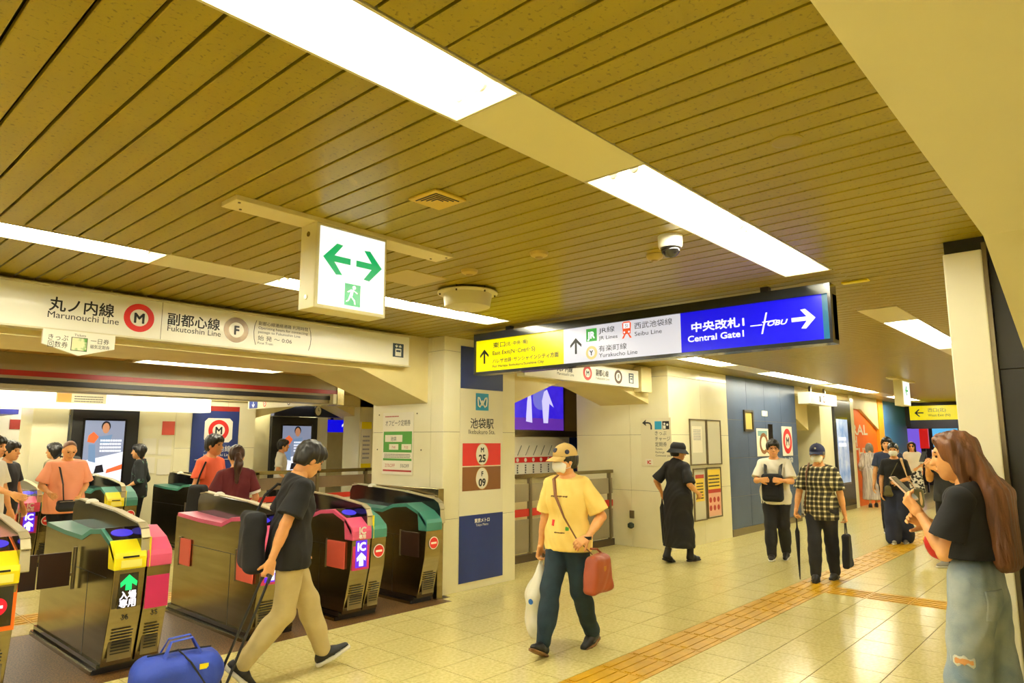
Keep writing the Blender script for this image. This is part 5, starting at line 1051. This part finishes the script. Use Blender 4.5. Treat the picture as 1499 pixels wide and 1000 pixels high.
s = empty('shoulder_bag', W((0.06,0.30,0.48)), D(186), 'brown leather shoulder bag at the hip of the yellow tee man', 'bag'); V_, Q_ = blob([BX((0,0,0.14),(0.17,0.06,0.14),0.04,0.05,0.35)], 0.012, fold=fold_fn(0.004)); blob_obj('bag_body', [(V_,Q_)], BROWNL, s); MB().tube([(-0.1,0.0,0.26),(-0.06,-0.04,0.31),(0.02,-0.05,0.32)], 0.008, 6).build('handle', BROWNL, s); MB().box(-0.02,0.02,0.05,0.062,0.14,0.2).build('clasp', BR, s); strap(ystrap, 0.008, STB, s, (0.014,0.004))
wx = W(J['wr'][1]); adopt(MB().lathe([(0.030,-0.012),(0.034,-0.012),(0.034,0.012),(0.030,0.012)], c=wx, n=16).build('wrist_watch', BLACK), p)
hw_ = W(J['wr'][0]+V3(0,0,-0.09)); PLAS = M('white_plastic_bag', (240,236,216), 0.35, alpha=0.94)
s = empty('plastic_bag', (hw_[0],hw_[1],hw_[2]-0.62), D(186), 'white plastic shopping bag held by the yellow tee man', 'bag'); V_, Q_ = blob([RC((0,0,0.15),(0,0,0.34),0.135,0.11,0.06,V3(1,1.15,1)), RC((0,0,0.34),(0,0,0.56),0.10,0.018,0.1,V3(1,1.2,1)), RC((0.07,0,0.06),(-0.07,0,0.07),0.06,0.07,0.06)], 0.012, fold=fold_fn(0.007,46,30)); blob_obj('bag_body', [(V_,Q_)], PLAS, s); MB().cyl((0.14,0.0,0.3),(0.146,0.0,0.3),0.022,n=12).build('blue_mark', M('print_blue', (40,110,200), 0.5), s); MB().tube([(-0.02,0,0.57),(0,0,0.63),(0.02,0,0.57)], 0.008, 6).build('handle', PLAS, s)
# 3 person in black robe and bucket hat
p, J = person((8.62,4.72,0), D(-14), 1.60, 'person in long black robe and bucket hat walking away', [(0.15,-0.08,0.0,0.0,0),(-0.16,0.08,0.02,0.35,0.1)], [(0.16,-0.24,0.98),(0.05,0.36,0.95)], dict(mat=BLK, kind='dress', hem=0.22, sleeve=0.95, loose=0.035, flare=0.03, fold=0.006, name='robe', neck=0.03), None, dict(mat=SHOEB, sole=SOLEB, boot=0.12), ('short',HB), head=(-0.45,0.1), res=0.013, cap=dict(kind='bucket', mat=BLK), hand_pose=((0.6,None,None),(1.0,None,None)))
W = J['w']; h = W(J['wr'][1]+V3(0,0,-0.08)); s = empty('umbrella', (h[0],h[1],h[2]-0.62), 0, 'furled black umbrella in the hand of the robed person', 'umbrella'); MB().lathe([(0.004,0.0),(0.012,0.03),(0.03,0.35),(0.036,0.5),(0.014,0.56),(0.01,0.6)], n=10).build('canopy', BLK, s, smooth=1); MB().tube([(0,0,0.58),(0,0,0.68),(0.03,0,0.72),(0.06,0,0.69)], 0.009, 6).build('handle', BLACK, s)
# 4 young man, backpack in front
p, J = person((9.72,3.80,0), D(192), 1.64, 'young man with glasses in pale tee wearing a backpack in front', [(0.10,-0.08,0.0,0.0,0.05),(-0.15,0.08,0.03,0.3,0)], [(0.34,-0.15,1.13),(0.34,0.15,1.13)], dict(mat=WHT, hem=0.78, sleeve=0.85, loose=0.034, fold=0.006), dict(mat=BLK, loose=0.02), dict(mat=SHOEB, sole=SOLEW), ('short',HB), res=0.014, glasses=dict(mat=BLACK), hand_pose=((0.7,(0.25,0.95,0.1),(-1,0,0)),(0.7,(0.25,-0.95,0.1),(-1,0,0))), head=(0.25,0.0))
W = J['w']; s = empty('backpack', W((0.225,0,0.80)), D(192), 'black backpack worn on the chest of the young man', 'bag'); V_, Q_ = blob([BX((0,0,0.19),(0.07,0.14,0.19),0.05,0.05,0.2)], 0.014); blob_obj('bag_body', [(V_,Q_)], BLK, s)
for q in (-1,1): MB().tube([(-0.05,q*0.09,0.33),(-0.09,q*0.10,0.43),(-0.16,q*0.105,0.52),(-0.23,q*0.10,0.50)], 0.012, 6, (0.022,0.006)).build('strap', BLACK, s)
MB().box(0.07,0.078,-0.08,0.08,0.08,0.2).build('front_pocket', BLK, s, bevel=0.004)
# 5 man in plaid
p, J = person((8.69,2.86,0), D(186), 1.60, 'masked older man in plaid shirt and navy cap with umbrella', [(0.14,-0.08,0.0,0.0,0.1),(-0.16,0.08,0.0,0.12,-0.1)], [(0.14,-0.27,0.86),(0.02,0.28,0.78)], dict(mat=PLAID, hem=0.74, sleeve=0.88, loose=0.03), dict(mat=M('charcoal_trousers', (34,36,44), 0.85), loose=0.016), dict(mat=SHOEB, sole=SOLEB), ('short',M('hair_grey', (110,104,96), 0.5)), res=0.013, mask=MASKW, cap=dict(mat=M('navy_cap', (34,40,76), 0.8), badge=M('white_badge', (214,210,200), 0.7), spots=((0.092,0.0,0.075,0.012),)), hand_pose=((1.0,None,None),(1.0,None,None)), hip_dz=-0.015)
W = J['w']; strap([W(q) for q in ((0.03,-0.10,1.36),(0.115,-0.12,1.24),(0.13,-0.13,1.02),(0.11,-0.16,0.84))], 0.008, M('strap_brown'), p, (0.013,0.004))
h = W(J['wr'][0]+V3(0.01,0,-0.085)); s = empty('umbrella', (h[0],h[1],0), 0, 'long furled black umbrella used as a cane by the plaid man', 'umbrella'); MB().lathe([(0.004,0.0),(0.008,0.05),(0.022,0.42),(0.026,0.55),(0.01,0.6),(0.008,0.64)], n=10).build('canopy', BLK, s, smooth=1); MB().tube([(0,0,0.62),(0,0,h[2]+0.02),(0.03,0.0,h[2]+0.05),(0.06,0,h[2]+0.02)], 0.009, 6).build('handle', BLACK, s)
h = W(J['wr'][1]+V3(0,0,-0.09)); s = empty('tote_bag', (h[0],h[1],h[2]-0.52), D(186), 'flat black tote bag carried low by the plaid man', 'bag'); V_, Q_ = blob([BX((0,0,0.19),(0.15,0.04,0.19),0.03,0.05,0.45)], 0.012, fold=fold_fn(0.004)); blob_obj('bag_body', [(V_,Q_)], BLK, s); MB().tube([(-0.06,0,0.34),(-0.03,0,0.5),(0.0,0,0.53),(0.03,0,0.5),(0.06,0,0.34)], 0.007, 6).build('handle', BLACK, s)
# 6 masked woman with wide trousers, 7 man behind her
p, J = person((12.55,2.94,0), D(188), 1.60, 'masked woman in black tee and wide navy trousers walking forward', [(0.10,-0.09,0.0,0.0,0.1),(-0.10,0.09,0.03,0.25,-0.1)], [(0.08,-0.22,0.86),(0.18,0.06,1.05)], dict(mat=BLK, hem=0.90, sleeve=0.8, loose=0.028), dict(mat=NVY, wide=0.045, loose=0.02, end=0.06, fold=0.007), dict(mat=GREYS, sole=SOLEW), ('tied',HB), res=0.014, mask=MASKW, female=True)
W = J['w']; s = empty('shoulder_bag', W((0.10,0.31,0.58)), D(188), 'olive and beige shoulder bag on the masked woman in navy trousers', 'bag'); V_, Q_ = blob([BX((0,0,0.15),(0.16,0.07,0.15),0.05,0.05,0.3)], 0.014, fold=fold_fn(0.005)); blob_obj('bag_body', [(V_,Q_)], M('olive_canvas', (92,86,52), 0.8), s); MB().tube([(0.02,-0.02,0.26),(0.04,-0.14,0.5),(-0.01,-0.20,0.74),(-0.1,-0.21,0.77)], 0.012, 6, (0.02,0.005)).build('strap', M('beige_strap', (206,168,120), 0.7), s); MB().tube([(0.1,0.03,0.25),(0.14,0.04,0.12),(0.12,0.03,0.0)], 0.02, 6).build('scarf', M('beige_strap'), s)
s = empty('pouch', W((0.20,-0.10,0.78)), D(188), 'small khaki pouch hung at the front of the masked woman', 'bag'); V_, Q_ = blob([RC((0,-0.03,0),(0,0.03,0),0.04,0.04,0.03), RC((0,0,0.08),(0,0,0.09),0.05,0.05,0.05)], 0.012); blob_obj('pouch_body', [(V_,Q_)], M('olive_canvas'), s); MB().tube([(0,0.01,0.1),(0.02,0.06,0.3),(-0.03,0.16,0.5)], 0.006, 6).build('strap', M('olive_canvas'), s)
person((13.9,3.35,0), D(186), 1.70, 'man with bushy black hair in navy top behind the masked woman', [(0.1,-0.09,0,0,0),(-0.1,0.09,0.02,0.2,0)], [(0.05,-0.26,0.82),(0.05,0.26,0.82)], dict(mat=M('navy_knit',(30,38,62),0.85), hem=0.84, sleeve=0.7, loose=0.03), dict(mat=BLK), dict(mat=SHOEB, sole=SOLEW), ('bob',HB), res=0.018)
# 8, 9 far women, 12 person in stripes
person((20.2,4.30,0), D(190), 1.62, 'woman in sunglasses, white blouse and patterned skirt far along', [(0.08,-0.08,0,0,0),(-0.08,0.08,0,0.1,0)], [(0.15,-0.15,1.0),(0.18,0.1,1.0)], dict(mat=WHT, hem=0.92, sleeve=0.9, loose=0.035), dict(mat=M('mono_floral', (220,218,210), 0.8, noise=(16,(26,26,34),0.48,0.52)), kind='skirt', end=0.32, flare=0.06, name='skirt'), dict(mat=SHOEB, sole=SOLEB), ('long',HB,0.34), res=0.020, female=True, glasses=dict(mat=BLACK, dark=True))
person((22.2,4.72,0), D(190), 1.60, 'dark haired woman partly hidden behind the sunglasses woman', [(0.05,-0.08,0,0,0),(-0.05,0.08,0,0,0)], [(0.05,-0.22,0.85),(0.05,0.22,0.85)], dict(mat=BLK, hem=0.85, sleeve=0.7, loose=0.03), dict(mat=NVY), dict(mat=SHOEB, sole=SOLEB), ('long',HB,0.36), res=0.022, female=True)
person((18.95,4.98,0), D(20), 1.58, 'person in pale striped long dress beside the orange wall', [(0.1,-0.08,0,0,0),(-0.1,0.08,0,0.1,0)], [(0.05,-0.22,0.85),(0.1,0.22,0.9)], dict(mat=M('stripe_grey', (206,196,186), 0.85, noise=(8,(150,136,130),0.4,0.6,(4,4,0.2))), kind='dress', hem=0.20, sleeve=1.6, loose=0.03, flare=0.04, name='dress'), None, dict(mat=SHOEB, sole=SOLEB), ('bob',M('hair_grey')), res=0.022, female=True)
# 10 man with phone
p, J = person((10.6,1.86,0), D(150), 1.72, 'man in black tee looking down at his phone near the upright', [(0.02,-0.09,0,0,-0.1),(-0.02,0.09,0,0,0.1)], [(0.27,-0.06,1.28),(0.30,0.06,1.26)], dict(mat=M('charcoal_cotton',(44,44,44),0.85), hem=0.82, sleeve=0.7, loose=0.03), dict(mat=BLK), dict(mat=GREYS, sole=SOLEW), ('short',HB), res=0.015, head=(0.1,0.35), hand_pose=((0.7,(0.5,0.4,0.6),(-0.6,0.6,0.2)),(0.7,(0.5,-0.4,0.6),(-0.6,-0.6,0.2))))
W = J['w']; s = empty('phone', W((0.40,0.0,1.42)), D(150), 'dark phone in the hands of the man in black near the upright', 'phone'); o = MB().box(-0.005,0.005,-0.037,0.037,-0.075,0.075).build('case', BLACK, s, bevel=0.003); o.rotation_euler = (0,-0.5,0); o = MB().box(-0.007,-0.005,-0.033,0.033,-0.07,0.07).build('screen', lit('phone_glow',(150,160,190),0.5), s); o.rotation_euler = (0,-0.5,0)
# 11 woman with long hair
p, J = person((4.10,0.64,0), D(82), 1.67, 'woman with long brown hair in black tee and ripped jeans, holding phone', [(-0.09,-0.10,0,0,-0.1),(0.06,0.10,0,0,0.1)], [(0.20,-0.05,1.20),(0.215,0.06,1.27)], dict(mat=BLK, hem=1.075, sleeve=0.72, loose=0.036, fold=0.005), dict(mat=LDENIM, wide=0.018, loose=0.014, end=0.05, rise=0.175, fold=0.005, name='jeans', patches=(('back_pocket', 0.004, box_cut(-0.3,-0.03,0.03,0.16,0.80,0.94), LDENIM), ('torn_opening', 0.003, box_cut(-0.015,0.07,0.08,0.3,0.590,0.620,0.007), SKIN()), ('torn_fringe', 0.0022, box_cut(-0.025,0.08,0.08,0.3,0.583,0.626,0.009), LDEN2))), dict(mat=WHT, sole=SOLEW), ('long',HBR,0.50), res=0.010, female=True, head=(0.28,0.10), hand_pose=((0.6,None,None),(0.75,(0.6,-0.1,0.7),(-0.5,-0.8,0.2))))
W = J['w']; s = empty('phone', W((0.30,-0.005,1.365)), D(84), 'phone in pale case held up by the long haired woman', 'phone'); o = MB().box(-0.005,0.005,-0.038,0.038,-0.08,0.08).build('case', M('phone_case',(226,200,180),0.4), s, bevel=0.003); o.rotation_euler = (0,0.75,0); o = MB().box(-0.0075,-0.005,-0.034,0.034,-0.074,0.074).build('screen', GLOSS, s); o.rotation_euler = (0,0.75,0)
s = empty('handbag', W((0.20,-0.16,1.0)), D(84), 'small round red handbag hanging in front of the long haired woman', 'bag'); V_, Q_ = blob([EL((0,0,0.06),(0.075,0.045,0.07),0.02), RC((-0.04,0,0.1),(0.04,0,0.1),0.025,0.025,0.03)], 0.009, fold=fold_fn(0.003)); blob_obj('bag_body', [(V_,Q_)], REDL, s); MB().tube([(-0.04,0,0.12),(-0.03,0,0.18),(0.0,0.02,0.21),(0.03,0,0.18),(0.04,0,0.12)], 0.006, 6).build('handle', REDL, s); MB().cyl((0.06,0,0.09),(0.08,0,0.09),0.012,n=10).build('clasp', BR, s)
# ---- beyond the gates
p, J = person((2.80,10.25,0), D(-97), 1.64, 'bald man in pink tee with black crossbody pouch behind the gates', [(0.05,-0.09,0,0,0),(-0.1,0.09,0.02,0.2,0)], [(0.22,-0.20,1.02),(0.16,0.16,0.98)], dict(mat=PINK, hem=0.74, sleeve=0.85, loose=0.045), dict(mat=BLK), dict(mat=SHOEB, sole=SOLEB), ('buzz',M('hair_stubble',(120,80,54),0.6)), res=0.016, head=(0.1,0.4), fat=1.06)
W = J['w']; s = empty('pouch', W((0.235,0.0,0.74)), D(-97), 'black crossbody pouch in front of the pink tee', 'bag'); V_, Q_ = blob([RC((0,-0.06,0.06),(0,0.06,0.06),0.055,0.055,0.03), RC((0,-0.08,0.12),(0,0.08,0.12),0.03,0.03,0.03)], 0.012); blob_obj('pouch_body', [(V_,Q_)], BLK, s); MB().tube([(0.05,-0.08,0.13),(0.055,0,0.135),(0.05,0.08,0.13)], 0.004, 5).build('zip', STEEL_D, s); strap([W(q) for q in ((-0.02,-0.11,1.36),(0.12,-0.09,1.28),(0.185,-0.05,1.08),(0.20,-0.03,0.87))], 0.008, BLACK, s, (0.012,0.004))
p, J = person((3.53,7.15,0), D(74), 1.58, 'woman with ponytail in wine red top seen from behind at the gates', [(0.1,-0.08,0,0,0),(-0.1,0.08,0.02,0.2,0)], [(0.2,-0.2,0.95),(0.2,0.2,0.95)], dict(mat=WINE, hem=0.82, sleeve=0.7, loose=0.03), dict(mat=BLK), dict(mat=SHOEB, sole=SOLEB), ('pony',M('hair_dark_brown',(58,34,20),0.45)), res=0.014, female=True)
W = J['w']
for q in (0,1): a = J['sh'][q]+(J['el'][q]-J['sh'][q])*0.70; b_ = J['sh'][q]+(J['el'][q]-J['sh'][q])*0.80; adopt(MB().cyl(W(a), W(b_), 0.068, 0.066, 14).build('sleeve_cuff', WHT, smooth=40), p)
person((3.85,8.45,0), D(-60), 1.70, 'man in salmon shirt with black bag behind the ponytail woman', [(0.1,-0.08,0,0,0),(-0.1,0.08,0.02,0.2,0)], [(0.05,-0.25,0.85),(0.05,0.25,0.85)], dict(mat=M('salmon_cotton',(226,96,60),0.85), hem=0.80, sleeve=0.7, loose=0.03), dict(mat=BLK), dict(mat=SHOEB, sole=SOLEB), ('short',HB), res=0.018)
s = empty('shoulder_bag', (3.57,8.12,0.72), D(-60), 'black shoulder bag beside the man in salmon shirt', 'bag'); V_, Q_ = blob([BX((0,0,0.2),(0.13,0.08,0.2),0.05,0.05,0.3)], 0.016); blob_obj('bag_body', [(V_,Q_)], BLK, s); MB().tube([(-0.05,0,0.3),(-0.03,0.05,0.5),(0.02,0.08,0.66)], 0.01, 6).build('strap', BLK, s)
person((1.86,9.55,0), D(-45), 1.68, 'man in white tee reaching forward at the far left edge', [(0.2,-0.08,0,0,0),(-0.2,0.08,0.03,0.3,0)], [(0.40,-0.20,1.06),(0.1,0.25,0.85)], dict(mat=WHT, hem=0.80, sleeve=0.75, loose=0.03), dict(mat=KHAKI), dict(mat=SHOEB, sole=SOLEW), ('short',HB), res=0.018)
person((2.20,10.45,0), D(-45), 1.62, 'person in black tee behind the white tee man at far left', [(0.1,-0.08,0,0,0),(-0.1,0.08,0.02,0.2,0)], [(0.05,-0.24,0.82),(0.1,0.24,0.85)], dict(mat=BLK, hem=0.80, sleeve=0.7, loose=0.03), dict(mat=BLK), dict(mat=SHOEB, sole=SOLEB), ('short',HB), res=0.018)
p, J = person((3.12,12.0,0), D(140), 1.60, 'long haired person with grey backpack behind the man in pink', [(0.1,-0.08,0,0,0),(-0.1,0.08,0.02,0.2,0)], [(0.05,-0.24,0.82),(0.1,0.24,0.85)], dict(mat=M('grey_olive',(120,112,88),0.85), hem=0.80, sleeve=1.4, loose=0.03), dict(mat=BLK), dict(mat=SHOEB, sole=SOLEB), ('bob',HB), res=0.020)
W = J['w']; s = empty('backpack', W((-0.24,0,0.95)), D(140), 'grey backpack with white mark beyond the gates', 'bag'); V_, Q_ = blob([BX((0,0,0.22),(0.10,0.15,0.23),0.07,0.05,0.25)], 0.018); blob_obj('bag_body', [(V_,Q_)], M('pack_grey',(54,54,50),0.8), s); MB().plate(-0.03,0.03,0.05,0.12,-0.19,0.004).build('white_mark', SIGNW, s)
for q in (-1,1): MB().tube([(0.05,q*0.1,0.42),(0.14,q*0.12,0.46),(0.24,q*0.12,0.36)], 0.012, 6).build('strap', BLACK, s)
person((4.22,11.75,0), D(150), 1.58, 'woman in black with patterned sleeve standing by the notice wall', [(0.02,-0.08,0,0,0),(-0.02,0.08,0,0,0)], [(0.15,-0.18,0.98),(0.15,0.18,0.98)], dict(mat=M('black_green_print',(26,28,28),0.85, noise=(9,(90,130,110),0.30,0.38)), hem=0.80, sleeve=1.3, loose=0.03), dict(mat=BLK), dict(mat=SHOEB, sole=SOLEB), ('bob',HB), res=0.018, female=True)
person((7.22,12.75,0), D(-30), 1.66, 'man in white shirt in front of the inner advert screen', [(0.1,-0.08,0,0,0),(-0.1,0.08,0.02,0.2,0)], [(0.1,-0.24,0.9),(0.1,0.24,0.9)], dict(mat=WHT, hem=0.80, sleeve=0.85, loose=0.03), dict(mat=BLK), dict(mat=SHOEB, sole=SOLEB), ('short',HB), res=0.02)
